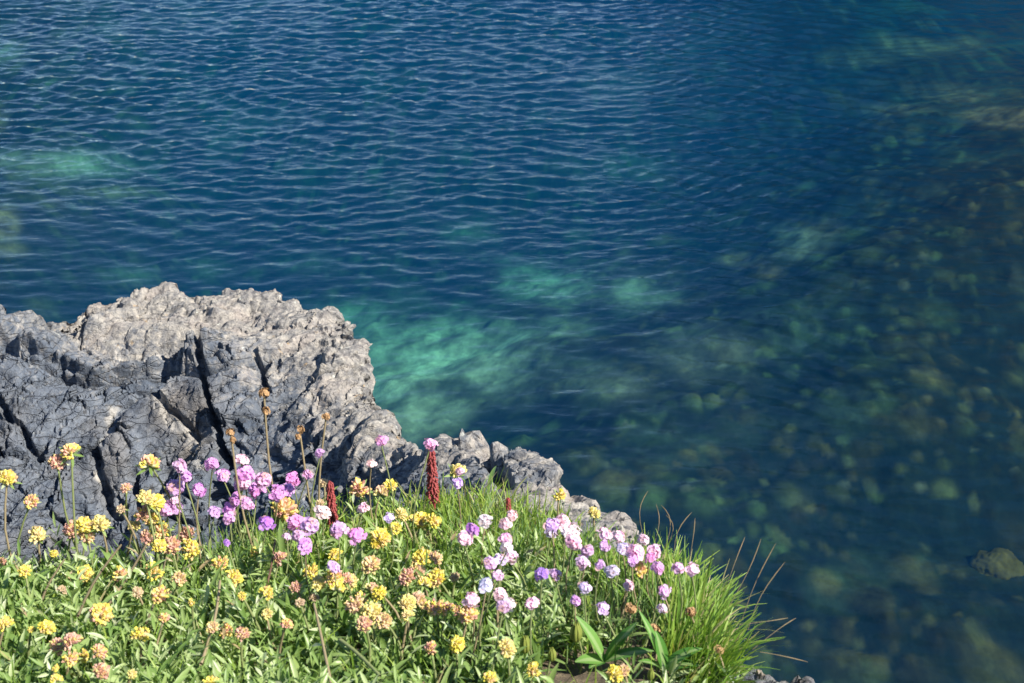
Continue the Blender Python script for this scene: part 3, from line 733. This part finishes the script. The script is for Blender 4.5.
def flower(kind, px, py, size, code, label, h=None):
    hh = h if h is not None else (FR.uniform(.085, .13) if kind == 't' else FR.uniform(.055, .085))
    P = stand(px, py, hh); d = (P - CAM)[1] * cp - (P - CAM)[2] * sp_
    s = size * (1.04 if kind == 'v' else .94) * FR.uniform(.86, 1.16) * d / FPX
    dx, dy = FR.uniform(-.025, .025), FR.uniform(-.03, .01)
    bx, by = P[0] + dx, P[1] + dy
    base = np.array([bx, by, g0(bx, by) - .004])
    nm, cat, grp = ("thrift_flower", "thrift flower", "thrift flowers on the cliff top") if kind == 't' else ("kidney_vetch", "kidney vetch", "kidney vetch heads on the cliff top")
    root = empty(nm, base); tag(root, label, cat, grp)
    top = P - base
    if kind == 't':
        fd = code == 'f'
        me = FR.choice(FADED if fd else THRIFT)
        link("stem", stem_mesh(top - np.array([0, 0, s * .3]), 0, .0009, base, M['stem_brown'] if fd or FR.random() < .25 else M['stem']), root)
        hd = link("flower_head", me, root, top)
        if not fd:
            c = TH_COL[code][1]; j = FR.uniform(.85, 1.12); hd.color = (min(c[0] * j, 1), c[1] * FR.uniform(.8, 1.2), c[2] * FR.uniform(.9, 1.1), 1)
        cx = link("calyx", FR.choice(CALYX), root, top)
    else:
        link("stem", stem_mesh(top - np.array([0, 0, s * .1]), 0, .0013, base, FR.choice([M['stem'], M['stem'], M['stem_brown']])), root)
        hd = link("flower_head", FR.choice(VETCH), root, top - np.array([0, 0, s * .15]))
        c = VE_COL[code][1]; hd.color = (min(1, max(0, c[0] + FR.uniform(-.08, .08))), c[1], c[2], 1)
        cx = link("leafy_bract", FR.choice(BRACT), root, top - np.array([0, 0, s * .15]))
    tilt = (FR.gauss(-.35, .25) * -1, FR.gauss(.1, .28), FR.uniform(0, 6.28))
    for o in (hd, cx):
        o.scale = (s * FR.uniform(.96, 1.04),) * 3; o.rotation_mode = 'XYZ'
        o.rotation_euler = (Matrix.Rotation(tilt[0], 3, 'X') @ Matrix.Rotation(tilt[1], 3, 'Y') @ Matrix.Rotation(tilt[2], 3, 'Z')).to_euler()
    return root

def adj(kind, code):
    return "withered brown" if code == 'f' else (TH_COL if kind == 't' else VE_COL)[code][0]

def cluster(kind, phrase, items):
    items = sorted(items, key=lambda i: i[0])
    what = "thrift flower" if kind == 't' else "vetch head"
    for i, it in enumerate(items):
        o = ORD[i] if len(items) - 1 > i or i == 0 else "last"
        if len(items) == 1: lab = f"{adj(kind, it[3])} {what} {phrase}"
        else: lab = f"{adj(kind, it[3])} {what}, {o} from the left {phrase}"; lab = lab if len(lab.split()) <= 16 else lab.replace("from the left", "from left")
        flower(kind, it[0], it[1], it[2], it[3], lab, it[4] if len(it) > 4 else None)

# ---- thrift
cluster('t', "in the clump nearest the dense orange vetch", [(179, 466, 17, 'p'), (185, 477, 18, 'm'), (175, 487, 18, 'm'), (166, 510, 19, 'm'), (175, 500, 12, 'w'), (176, 509, 16, 'p'), (198, 490, 19, 'm'), (182, 470, 13, 'p')])
cluster('t', "in the big clump under the brown seed head", [(212, 464, 18, 'p'), (223, 476, 20, 'm'), (246, 473, 21, 'm'), (243, 483, 20, 'p'), (264, 480, 21, 'p'), (256, 489, 20, 'm'), (239, 486, 14, 'p'), (214, 512, 17, 'm'), (236, 500, 18, 'm'), (247, 504, 18, 'm'), (230, 509, 18, 'm'), (229, 518, 18, 'm')])
cluster('t', "fading above the big magenta clump", [(241, 460, 16, 'w')])
cluster('t', "in the trio crowning the largest orange vetch", [(277, 494, 19, 'm'), (286, 490, 20, 'm'), (292, 479, 17, 'p')])
cluster('t', "standing alone, darkest of all, below the largest orange vetch", [(267, 523, 18, 'v')])
cluster('t', "half hidden low among the grass blades, very small", [(227, 543, 9, 'v')])
cluster('t', "round the foot of the short red spike", [(295, 522, 19, 'p'), (310, 526, 21, 'p'), (299, 536, 19, 'p'), (305, 547, 19, 'p'), (287, 537, 13, 'w'), (322, 513, 19, 'w'), (338, 529, 20, 'p'), (357, 535, 21, 'p')])
cluster('t', "set against the bare rock", [(320, 453, 11, 'p', .16), (308, 475, 11, 'p'), (371, 464, 12, 'w', .14), (381, 441, 15, 'p', .16)])
cluster('t', "perched right on top of the tall red spike", [(430, 444, 14, 'p', .19)])
cluster('t', "low between short red spike and yellow vetch", [(363, 508, 14, 'w'), (389, 518, 13, 'l')])
cluster('t', "half sunk in yellow vetch beneath the magenta ones", [(334, 567, 16, 'l')])
cluster('t', "in the pair just beyond the tall red spike", [(460, 472, 12, 'w'), (457, 483, 14, 'l')])
cluster('t', "in the cluster around the smallest red spike", [(485, 521, 16, 'w'), (512, 516, 16, 'w'), (505, 524, 17, 'w'), (473, 530, 17, 'v'), (464, 539, 17, 'w'), (506, 540, 15, 'w'), (507, 548, 16, 'w')])
cluster('t', "in the drooping cluster over the dark hollow", [(490, 563, 15, 'l'), (501, 560, 17, 'l'), (510, 556, 16, 'w'), (498, 575, 16, 'w'), (486, 586, 17, 'l'), (500, 594, 15, 'w'), (503, 606, 16, 'p'), (509, 604, 15, 'w')])
cluster('t', "sitting on the last orange vetch before the dark hollow", [(472, 600, 18, 'w')])
cluster('t', "alone at the edge of the dark hollow", [(532, 603, 16, 'w')])
cluster('t', "in the tight pair beside the dark hollow", [(542, 574, 16, 'v'), (555, 574, 17, 'p')])
cluster('t', "in the largest pale pink cluster", [(552, 525, 17, 'l'), (563, 523, 18, 'w'), (572, 532, 19, 'w'), (551, 534, 16, 'l'), (574, 542, 17, 'w'), (566, 533, 16, 'w')])
cluster('t', "in the pink drift near the dry grass", [(605, 535, 17, 'w'), (619, 537, 17, 'w'), (604, 546, 15, 'p'), (623, 549, 18, 'l'), (636, 553, 18, 'w'), (643, 540, 16, 'w'), (653, 552, 17, 'w'), (650, 558, 14, 'p'), (632, 560, 14, 'p')])
cluster('t', "strung out between the pale cluster and feathery cushion", [(588, 551, 14, 'p'), (582, 562, 17, 'l'), (600, 565, 14, 'p'), (612, 572, 18, 'l'), (585, 588, 14, 'l')])
cluster('t', "over the feathery green cushion", [(575, 601, 12, 'p', .075), (603, 609, 14, 'l', .07), (628, 586, 14, 'w', .08), (664, 591, 17, 'w', .08), (662, 609, 14, 'l', .075)])
cluster('t', "in the row of three beside the tussock", [(658, 568, 17, 'p'), (678, 569, 17, 'l'), (692, 570, 15, 'w')])
cluster('t', "standing among the broad plantain leaves", [(631, 609, 14, 'f', .065), (654, 629, 16, 'f', .06), (691, 612, 12, 'f', .07)])
cluster('t', "deep in the tussock near its dry foot", [(719, 650, 12, 'f', .05)])
# ---- kidney vetch
cluster('v', "in the pair on one tall stem against rock", [(57, 460, 16, 'r', .16), (71, 450, 21, 'm', .165)])
cluster('v', "on a bare stem at the photo's edge against rock", [(7, 476, 22, 'm', .14)])
cluster('v', "small and alone on a pale stem against slate", [(31, 500, 18, 'o', .10)])
cluster('v', "highest above the dense orange clump", [(149, 462, 20, 'm', .15)])
cluster('v', "low before the rock beside the double head", [(37, 533, 20, 'l')])
cluster('v', "of the dense clump beside the magenta thrift", [(126, 487, 13, 'r'), (121, 508, 12, 'b'), (146, 497, 19, 'l'), (155, 500, 19, 'y'), (143, 511, 18, 'o'), (153, 517, 22, 'y'), (148, 535, 20, 'r'), (159, 527, 19, 'm'), (159, 544, 19, 'y'), (171, 543, 19, 'r'), (187, 533, 18, 'r'), (191, 546, 22, 'y'), (134, 524, 12, 'l')])
cluster('v', "of the double head before the rock", [(72, 528, 22, 'r'), (84, 523, 20, 'y'), (86, 533, 19, 'k'), (100, 522, 19, 'l')])
cluster('v', "largest and brightest, between magenta thrift and rock", [(284, 506, 28, 'o')])
cluster('v', "large one against rock right of the short spike", [(360, 486, 22, 'o')])
cluster('v', "tiny, close beside the short red spike", [(324, 482, 10, 'b'), (320, 502, 10, 'b')])
cluster('v', "in the string toward the tall red spike", [(390, 484, 17, 'y'), (381, 491, 15, 'k'), (401, 513, 15, 'l'), (413, 519, 15, 'y'), (421, 519, 18, 'y'), (433, 519, 19, 'y'), (395, 527, 14, 'y'), (380, 535, 22, 'y'), (375, 544, 14, 'y')])
cluster('v', "just behind the thrift pair beyond the tall spike", [(457, 470, 20, 'l')])
cluster('v', "in the pair alone on the ledge's brink", [(559, 493, 14, 'y'), (594, 512, 13, 'l')])
cluster('v', "set in the pink drift near the dry grass", [(638, 567, 22, 'm')])
cluster('v', "in the middle band below the thrift", [(220, 561, 18, 'm'), (233, 576, 22, 'y'), (256, 551, 13, 'y'), (280, 557, 18, 'r'), (311, 569, 18, 'y'), (318, 581, 18, 'l'), (334, 576, 22, 'm'), (346, 578, 17, 'r'), (337, 587, 16, 'y'), (336, 554, 16, 'y'), (350, 580, 15, 'l')])
cluster('v', "in the crowd left of the dark hollow", [(371, 563, 22, 'k'), (422, 556, 21, 'y'), (435, 557, 16, 'k'), (417, 569, 20, 'k'), (407, 575, 20, 'r'), (437, 576, 19, 'y'), (424, 582, 15, 'y'), (380, 592, 20, 'y'), (371, 588, 17, 'k'), (455, 576, 12, 'b')])
cluster('v', "in the lower row reaching the dark hollow", [(355, 602, 20, 'k'), (372, 611, 21, 'l'), (384, 619, 18, 'k'), (364, 622, 16, 'r'), (407, 601, 20, 'l'), (417, 599, 19, 'k'), (408, 615, 14, 'l'), (435, 605, 22, 'm'), (447, 607, 14, 'o'), (456, 609, 13, 'o'), (468, 613, 21, 'o'), (361, 597, 14, 'm')])
cluster('v', "scattered sparsely below the middle band", [(266, 592, 18, 'y'), (242, 595, 10, 'y'), (296, 586, 14, 'r'), (300, 602, 12, 'b'), (314, 597, 12, 'b'), (267, 613, 13, 'l'), (286, 623, 13, 'o')])
cluster('v', "in the short row under the leaning brown stalk", [(212, 626, 15, 'k'), (226, 628, 19, 'm'), (242, 632, 16, 'r')])
cluster('v', "in the grey-green leaves nearest the viewer", [(431, 647, 15, 'o'), (456, 642, 17, 'y'), (506, 646, 20, 'l'), (490, 677, 16, 'y'), (534, 668, 16, 'y')])
cluster('v', "set between the broad plantain leaves", [(615, 672, 18, 'y'), (624, 669, 12, 'k')])
cluster('v', "in the upper line of the leafy near bank", [(25, 570, 18, 'y'), (54, 553, 11, 'y'), (84, 572, 18, 'm'), (119, 572, 15, 'm'), (154, 569, 20, 'y'), (179, 577, 16, 'k'), (2, 560, 12, 'r'), (62, 589, 12, 'b')])
cluster('v', "across the middle of the leafy near bank", [(101, 611, 22, 'm'), (160, 593, 20, 'm'), (137, 591, 12, 'b'), (140, 633, 22, 'y'), (164, 617, 15, 'o'), (46, 626, 19, 'y'), (31, 629, 8, 'y'), (5, 622, 16, 'y'), (192, 601, 10, 'y')])
cluster('v', "in the pink and yellow clump nearest the viewer", [(71, 640, 23, 'r'), (57, 645, 20, 'r'), (70, 656, 20, 'm'), (82, 654, 17, 'y'), (99, 650, 18, 'o')])
cluster('v', "along the bottom edge among dark leaves", [(101, 670, 20, 'r'), (56, 679, 14, 'y'), (55, 667, 9, 'y'), (132, 673, 11, 'l'), (211, 682, 18, 'y')])

# ---- dried seed heads on tall stalks, red spikes, bare stalks, buds
def seed_head(tip, heads, h, label, base_dx=0.0):
    P = stand(tip[0], tip[1], h); d = (P - CAM)[1] * cp - (P - CAM)[2] * sp_
    bx, by = P[0] + base_dx, P[1] - .01
    base = np.array([bx, by, g0(bx, by) - .004]); root = empty("dried_seed_head", base)
    tag(root, label, "seed head", "dried seed heads before the rock")
    link("stem", stem_mesh(P - base, 0, .0014, base, M['stem_brown'], bow=.04), root)
    for i, (px, py, sz) in enumerate(heads):
        Q = CAM + ray(px, py) * d; s = sz * d / FPX
        o = link("seed_cluster", FADED[i % 2], root, Q - base); o.scale = (s * .8, s * .8, s * 1.15); o.rotation_euler = (FR.uniform(-.3, .3), FR.uniform(-.3, .3), FR.uniform(0, 6))
    return root
seed_head((264, 395), [(264, 394, 15), (266, 411, 12)], .2, "tallest brown seed head, two tufts one above the other, against dark slate", .012)
seed_head((300, 434), [(301, 430, 11), (298, 437, 9)], .15, "orange-brown seed head with two small tufts between the two tall stalks", .01)
seed_head((326, 418), [(326, 417, 11)], .17, "slender brown seed head on a thin curved stalk against pale rock", -.02)
seed_head((231, 435), [(230, 433, 12), (233, 440, 9)], .15, "withered brown seed head leaning over the big magenta thrift clump", .02)

def bell_spike(px, top, bot, width, label, seed):
    R = np.random.default_rng(seed)
    Pb = stand(px, bot, .045); d = (Pb - CAM)[1] * cp - (Pb - CAM)[2] * sp_
    Pt = CAM + ray(px, top) * d; Pt[1] = Pb[1] + .004
    H = (bot - top) / FPX * d / .86; w = width / FPX * d * .5
    base = np.array([Pb[0], Pb[1], g0(Pb[0], Pb[1]) - .004]); root = empty("pennywort_spike", base)
    tag(root, label, "flower spike", "red pennywort spikes")
    z0 = Pb[2] - base[2]
    V, F = tube([[0, 0, 0], [.001, 0, z0 * .6], [.002, 0, z0], [.001, 0, z0 + H * .5], [0, 0, z0 + H]], [.0024, .0022, .002, .0018, .001], 6)
    link("stem", mesh_np("stem", V, F, M['red']), root)
    g = Geo(); n = max(30, int(H * 2600))
    for i in range(n):
        t = i / n; th = i * 2.4 + R.normal() * .2; u = np.array([math.cos(th), math.sin(th), 0.0]); z = z0 + H * t
        ww = w * (1 - .45 * t) * (.85 + .3 * R.random())
        pts = [u * .001 + [0, 0, z + .001], u * ww * .5 + [0, 0, z + .001], u * ww * .8 + [0, 0, z - .0006], u * ww * 1.0 + [0, 0, z - .0024 - .001 * R.random()]]
        V, F = tube(pts, [.0005, .0011, .0015, .0012], 5); g.add(V, F)
    link("bell_flowers", g.mesh("bell_flowers", M['red']), root)
bell_spike(433, 449, 500, 13, "tallest red pennywort spike, standing bright against the grey ledge", 5)
bell_spike(333, 480, 524, 11, "short dark red pennywort spike among magenta thrift before the rock", 6)
bell_spike(508, 498, 512, 7, "smallest red pennywort spike, just its tip showing above pale thrift", 7)

def bare_stalk(p0, p1, label, rad=.0014, mat='stem_dark', h0=.045, h1=.075):
    A = stand(p0[0], p0[1], h0); B = stand(p1[0], p1[1], h1)
    B[1] = A[1] + (B[1] - A[1]) * 1.0
    me = stem_mesh(B - A, 0, rad, A, M[mat], "bare_stalk", .06)
    tag(link("bare_stalk", me, loc=A), label, "stalk", "bare stalks leaning through the leaves")
bare_stalk((78, 616), (121, 545), "dark bare stalk slanting up from near leaves toward the double vetch head")
bare_stalk((109, 604), (146, 545), "dark bare stalk running up into the dense orange vetch clump")
bare_stalk((146, 624), (166, 558), "thin brown stalk beside the yellow vetch in the leafy bank", .0011)
bare_stalk((201, 664), (220, 581), "straight brown stalk leaning beside the short row of three vetch heads", .0016, 'stem_brown')
bare_stalk((331, 684), (314, 604), "long pale brown stalk rising from the bottom edge to a beige vetch head", .0014, 'stem_brown')
bare_stalk((266, 588), (275, 540), "pale straw stalk standing just above a lone yellow vetch head", .0012, 'straw')
bare_stalk((340, 640), (380, 676), "pale woolly stalk lying across leaves at the bottom edge", .0018, 'stem', .06, .05)
bare_stalk((42, 600), (64, 560), "short dark stalk among leaves under the double vetch head", .0012)

def bud(px, py, size, label):
    P = stand(px, py, .06); d = (P - CAM)[1] * cp - (P - CAM)[2] * sp_; s = size * d / FPX
    base = np.array([P[0] + .004, P[1] - .004, g0(P[0], P[1]) - .004]); root = empty("flower_bud", base)
    tag(root, label, "flower bud", "green flower buds by the bare soil")
    link("stem", stem_mesh(P - base, 0, .001, base, M['stem']), root)
    g = Geo(); R = np.random.default_rng(int(px))
    for k in range(7):
        th = k * .9; u = np.array([math.cos(th), math.sin(th), 0])
        V, F = tube([u * .05, u * .17 + [0, 0, .25], u * .16 + [0, 0, .6], u * (.02 + .1 * R.random()) + [0, 0, 1.0]], [.05, .11, .09, .02], 5); g.add(V * s, F)
    link("bud", g.mesh("bud", M['bud']), root, P - base - np.array([0, 0, s * .5]))
bud(525, 644, 22, "green upright bud between two pale vetch heads beside bare soil")
bud(552, 654, 17, "small yellowish bud by the dark soil patch")
bud(576, 632, 24, "tall green bud standing in front of the first broad leaf")
bud(651, 674, 14, "stubby green bud under the broad leaves at the bottom edge")
# ------------------------------------------------------------------ leaves and grass
BR = np.random.default_rng(23)
def blades(base, az, L, W, lean, bend, S=4, prof='grass', fold=.25, tint=None, roll=.5):
    n = len(base); t = np.linspace(0, 1, S + 1)
    tm = (t[:-1] + t[1:]) / 2
    th = lean[:, None] + bend[:, None] * tm[None]
    ds = (L / S)[:, None]
    hx = np.concatenate([np.zeros((n, 1)), np.cumsum(np.sin(th) * ds, 1)], 1); hz = np.concatenate([np.zeros((n, 1)), np.cumsum(np.cos(th) * ds, 1)], 1)
    u = np.stack([np.cos(az), np.sin(az), 0 * az], 1); side = np.stack([-np.sin(az), np.cos(az), 0 * az], 1)
    C = base[:, None] + hx[..., None] * u[:, None] + hz[..., None] * np.array([0, 0, 1.0])
    thn = np.concatenate([th, th[:, -1:]], 1)
    nor = -np.cos(thn)[..., None] * u[:, None] + np.sin(thn)[..., None] * np.array([0, 0, 1.0])
    ro = BR.normal(0, roll, n)[:, None, None]
    sd = side[:, None] * np.cos(ro) + nor * np.sin(ro); nr = nor * np.cos(ro) - side[:, None] * np.sin(ro)
    if prof == 'grass': w = np.clip(1 - t, .03, 1) ** .55 * np.minimum(1, .55 + 3 * t)
    elif prof == 'needle': w = np.clip(1 - t ** 3, .05, 1)
    else: w = np.sin(math.pi * np.clip(t ** .85, .03, .985)) ** .75
    hw = (W / 2)[:, None, None] * w[None, :, None]
    lft = C + sd * hw + nr * hw * fold; rgt = C - sd * hw + nr * hw * fold
    V = np.stack([lft, C, rgt], 2).reshape(-1, 3)
    k = 3 * (S + 1)
    f = []
    for i in range(S):
        a = 3 * i
        f += [[a, a + 1, a + 4, a + 3], [a + 1, a + 2, a + 5, a + 4]]
    F = (np.arange(n)[:, None, None] * k + np.array(f)[None]).reshape(-1, 4)
    tint = BR.random(n) if tint is None else tint
    edge = np.tile(np.array([1, 0, 1.0]), (n, S + 1, 1)).reshape(-1)
    return V, F, np.repeat(np.clip(tint, 0, 1), k), edge

def ground_pts(n, lo=(-1.0, .72), hi=(.46, 2.0)):
    q = np.stack([BR.uniform(lo[0], hi[0], n), BR.uniform(lo[1], hi[1], n)], 1)
    q = q[poly_sd(q, BED) < .012]
    q3 = np.concatenate([q, np.zeros((len(q), 1))], 1)
    z = ground_height(q)
    P = np.concatenate([q, z[:, None]], 1)
    px, py = project(P + np.array([0, 0, .035]))
    return P, px, py, q3
def ell(px, py, x, y, rx, ry): return ((px - x) / rx) ** 2 + ((py - y) / ry) ** 2
def pick(P, px, py, q3, prob):
    m = BR.random(len(P)) < prob
    return P[m], px[m], py[m], q3[m]

def bare(px, py):
    """patches of bare soil"""
    return np.minimum(sstep(.5, 1.3, ell(px, py, 556, 670, 30, 14)), sstep(.5, 1.2, ell(px, py, 735, 676, 32, 14)))
def open_(px, py):
    """thin cover round the broad leaves"""
    return .3 + .7 * sstep(.7, 1.3, ell(px, py, 622, 658, 88, 30))
def hollow(px, py):
    return sstep(.4, 1.3, ell(px, py, 492, 618, 36, 26))

def add_set(name, mat, parts, kind=None, parent=None):
    g = Geo()
    for V, F, ti, ed in parts: g.add(V, F, tint=ti, t=ed)
    o = link(name, g.mesh(name, mat), parent)
    if kind: o["kind"] = kind
    return o

# turf
P, px, py, q3 = ground_pts(64000)
front = sstep(590, 535, py)
patch = sstep(-.5, .3, fbm(q3 * 9, 201, 3))
prob = (.15 + .85 * front) * sstep(165, 215, px) * (.45 + .55 * patch) * bare(px, py) * np.where(px > 560, .9, 1) * .62
prob = np.maximum(prob, .10 * bare(px, py)) * open_(px, py)
A = pick(P, px, py, q3, prob); n = len(A[0])
tint = BR.beta(2.2, 2, n) * .88 + .10 * fbm(A[3] * 7, 205, 2) + .16 * sstep(560, 500, A[2]); dry = BR.random(n) < .11; tint[dry] = BR.uniform(.92, 1, dry.sum())
sets = [blades(A[0], BR.uniform(0, 6.28, n), BR.uniform(.03, .068, n), BR.uniform(.0018, .0038, n), np.abs(BR.normal(.15, .3, n)), BR.normal(.55, .5, n), 4, 'grass', .3, tint)]
add_set("grass", M['grass'], sets, 'stuff')

# vetch leaves: little tufts of folded, grey-green leaflets
P, px, py, q3 = ground_pts(12000)
prob = np.maximum(sstep(520, 560, py), sstep(230, 170, px)) * sstep(600, 540, px + .3 * (py - 600)) * bare(px, py) * (.35 + .65 * hollow(px, py)) * .62
prob = np.maximum(prob, .05) * open_(px, py)
A = pick(P, px, py, q3, prob); k = 8
b = np.repeat(A[0], k, 0) + np.concatenate([BR.normal(0, .005, (len(A[0]) * k, 2)), BR.uniform(0, .02, (len(A[0]) * k, 1))], 1); n = len(b)
az = np.repeat(BR.uniform(0, 6.28, len(A[0])), k) + np.tile(np.arange(k) * 2.4, len(A[0])) + BR.normal(0, .3, n)
tt = np.repeat(BR.beta(2, 2, len(A[0])) + .35 * fbm(A[3] * 8, 207, 2), k) * .7 + BR.random(n) * .3
low = np.repeat(sstep(470, 640, A[2]), k)
sets = [blades(b, az, BR.uniform(.016, .034, n) * (1 + .25 * low), BR.uniform(.0034, .0068, n), BR.uniform(.1, 1.15, n), BR.normal(.55, .4, n), 4, 'leaf', .45, tt)]
# taller shoots carrying leaflets in pairs
A2 = pick(*A, .16); m = len(A2[0])
for i in range(m):
    L_ = BR.uniform(.05, .085); a = BR.uniform(0, 6.28); ln = BR.uniform(.1, .6)
    nn = 11; ts = np.repeat(np.linspace(.25, 1, 6), 2)[:nn]
    pos = A2[0][i] + np.stack([np.cos(a) * np.sin(ln) * ts * L_, np.sin(a) * np.sin(ln) * ts * L_, np.cos(ln) * ts * L_], 1)
    az2 = a + np.where(np.arange(nn) % 2 == 0, 1.0, -1.0) * BR.uniform(.7, 1.3, nn); az2[-1] = a
    sets.append(blades(pos, az2, BR.uniform(.012, .022, nn), BR.uniform(.003, .005, nn), BR.uniform(.5, 1.2, nn), BR.normal(.4, .3, nn), 3, 'leaf', .4, np.clip(BR.normal(.6, .2, nn), 0, 1)))
A3 = pick(*A, .10 + .10 * sstep(560, 640, A[2])); m = len(A3[0])
sets.append(blades(A3[0] + np.array([0, 0, .02]), BR.uniform(0, 6.28, m), BR.uniform(.035, .065, m), BR.uniform(.005, .0085, m), BR.uniform(.2, .9, m), BR.normal(1.0, .5, m), 7, 'leaf', .4, BR.beta(3, 2, m) * .9, .4))
add_set("leaves", M['leaf'], sets, 'stuff')

# fine thrift cushions
P, px, py, q3 = ground_pts(30000)
prob = np.maximum.reduce([sstep(1.25, .6, ell(px, py, 610, 605, 85, 50)), .8 * sstep(1.2, .6, ell(px, py, 235, 545, 60, 30)), .7 * sstep(1.2, .6, ell(px, py, 500, 535, 60, 35)), .5 * sstep(1.2, .6, ell(px, py, 600, 550, 60, 30))]) * bare(px, py) * open_(px, py)
A = pick(P, px, py, q3, prob); n = len(A[0])
sets = [blades(A[0], BR.uniform(0, 6.28, n), BR.uniform(.035, .075, n), BR.uniform(.0011, .0019, n), np.abs(BR.normal(.2, .35, n)), BR.normal(.3, .5, n), 3, 'needle', .2)]
add_set("undergrowth", M['needle'], sets, 'stuff')

# grass tussock hanging over the brink
P, px, py, q3 = ground_pts(60000, (.05, .75), (.46, 1.75))
prob = np.maximum(sstep(1.2, .5, ell(px, py, 712, 622, 52, 58)), .8 * sstep(1.15, .5, ell(px, py, 650, 560, 52, 34))) * np.clip(bare(px, py) + .2, 0, 1) * .30
A = pick(P, px, py, q3, prob); n = len(A[0])
c0 = on_bed(655, 640)[:2]
out = A[0][:, :2] - c0; dist = np.linalg.norm(out, axis=1)
az = np.arctan2(out[:, 1], out[:, 0]) + BR.normal(0, .55, n)
tint = .08 + BR.beta(2.4, 1.8, n) * .82; dry = BR.random(n) < .10; tint[dry] = BR.uniform(.9, 1, dry.sum())
troot = empty("grass_tussock", [.22, 1.28, float(bed_z(1.28))])
tag(troot, "shaggy bright green grass tussock with dry stalks leaning out over the dark water", "grass tussock")
V, F, ti, ed = blades(A[0] - np.array(troot.location), az, BR.uniform(.035, .09, n) * (.75 + .25 * sstep(550, 610, A[2])), BR.uniform(.0022, .0046, n), np.clip(BR.normal(.10 + .9 * dist / .2, .24, n), 0, 1.3), np.clip(BR.normal(.45, .4, n), -.2, 1.5), 5, 'grass', .3, tint)
add_set("blades", M['tuss'], [(V, F, ti, ed)], None, troot)
for tip, root_px in (((648, 491), (646, 545)), ((656, 504), (652, 550)), ((661, 505), (664, 552)), ((666, 515), (664, 552)), ((692, 512), (674, 560)), ((695, 518), (688, 570)), ((745, 537), (722, 600)), ((761, 539), (728, 608)), ((776, 543), (742, 620)), ((785, 562), (748, 630)), ((788, 618), (738, 625)), ((796, 618), (752, 650)), ((808, 662), (760, 652)), ((560, 0), (0, 0))):
    if root_px == (0, 0): continue
    A_ = on_bed(root_px[0], root_px[1], .03); d = (A_ - CAM)[1] * cp - (A_ - CAM)[2] * sp_
    B_ = CAM + ray(*tip) * (d + .02)
    sd = np.array([FR.uniform(-1, 1), 0, FR.uniform(0, 1)]) * .011
    pts = [A_ + (B_ - A_) * t + sd * math.sin(math.pi * t) for t in np.linspace(0, 1, 7)]
    V, F = tube(np.array(pts) - np.array(troot.location), [.0004, .0004, .0004, .0005, .0007, .0007, .0002], 5)
    link("dry_stalk", mesh_np("dry_stalk", V, F, M['stem_dark'], dict(tint=np.full(len(V), .3), t=np.zeros(len(V)))), troot)

# broad-leaved plantains
def plantain(px, py, leaves, label):
    leaves = [(a, b, w * 1.0, c, e) for a, b, w, c, e in leaves]
    B = on_bed(px, py, .016); root = empty("plantain", B); tag(root, label, "plantain", "broad plantain rosettes")
    for (tx, ty, w, bend, h) in leaves:
        d = (B - CAM)[1] * cp - (B - CAM)[2] * sp_
        T = CAM + ray(tx, ty) * (d - .01)
        v = T - B; L_ = np.linalg.norm(v) * 1.1; az = math.atan2(v[1], v[0]); hor = math.hypot(v[0], v[1]); lean = math.atan2(hor, max(v[2], .004))
        V, F, ti, ed = blades(np.array([[0, 0, .003]]), np.array([az]), np.array([L_]), np.array([w * d / FPX]), np.array([lean - bend / 2]), np.array([bend]), 10, 'leaf', .28, np.array([BR.uniform(.2, .9)]), .25)
        link("leaf", mesh_np("leaf", V, F, M['broad'], dict(tint=ti, t=ed)), root)
plantain(604, 664, [(578, 622, 15, .4, 0), (577, 664, 14, .7, 0), (634, 628, 13, .2, 0), (650, 654, 13, .6, 0), (590, 676, 12, .6, 0), (622, 640, 10, .2, 0)], "broad-leaved plantain rosette beside the bare dark soil")
plantain(664, 672, [(656, 636, 13, .3, 0), (700, 652, 13, .9, 0), (641, 618, 12, .3, 0), (698, 668, 12, .8, 0), (640, 664, 11, .7, 0)], "broad-leaved plantain rosette at the foot of the tussock")
# ------------------------------------------------------------------ light
SUN_DIR = Vector((.64, -.30, .70)).normalized()
elev = math.asin(SUN_DIR.z); azim = math.atan2(SUN_DIR.x, SUN_DIR.y)
w = bpy.data.worlds.new("World"); SC.world = w; w.use_nodes = True
nt = w.node_tree; nt.nodes.clear()
sky = nt.nodes.new('ShaderNodeTexSky'); sky.sky_type = 'NISHITA'; sky.sun_disc = False
sky.sun_elevation = elev; sky.sun_rotation = azim; sky.air_density = .9; sky.dust_density = .0; sky.ozone_density = 4.0
bg = nt.nodes.new('ShaderNodeBackground'); bg.inputs[1].default_value = .095
wo = nt.nodes.new('ShaderNodeOutputWorld')
nt.links.new(sky.outputs[0], bg.inputs[0]); nt.links.new(bg.outputs[0], wo.inputs[0])
sl = bpy.data.lights.new("sun", 'SUN'); sl.energy = 5.0; sl.angle = math.radians(.5); sl.color = (1.0, .94, .84)
so = bpy.data.objects.new("sun", sl); COL.objects.link(so); so.rotation_euler = SUN_DIR.to_track_quat('Z', 'Y').to_euler()
so.location = (6, -1, 12)
SC.view_settings.view_transform = 'Standard'; SC.view_settings.look = 'None'; SC.view_settings.exposure = 0.97; SC.view_settings.gamma = 1.0
SC.view_settings.use_curve_mapping = False
SC.cycles.use_denoising = True
SC.cycles.max_bounces = 8; SC.cycles.transparent_max_bounces = 12; SC.cycles.volume_bounces = 0
SC.cycles.caustics_reflective = False; SC.cycles.caustics_refractive = False
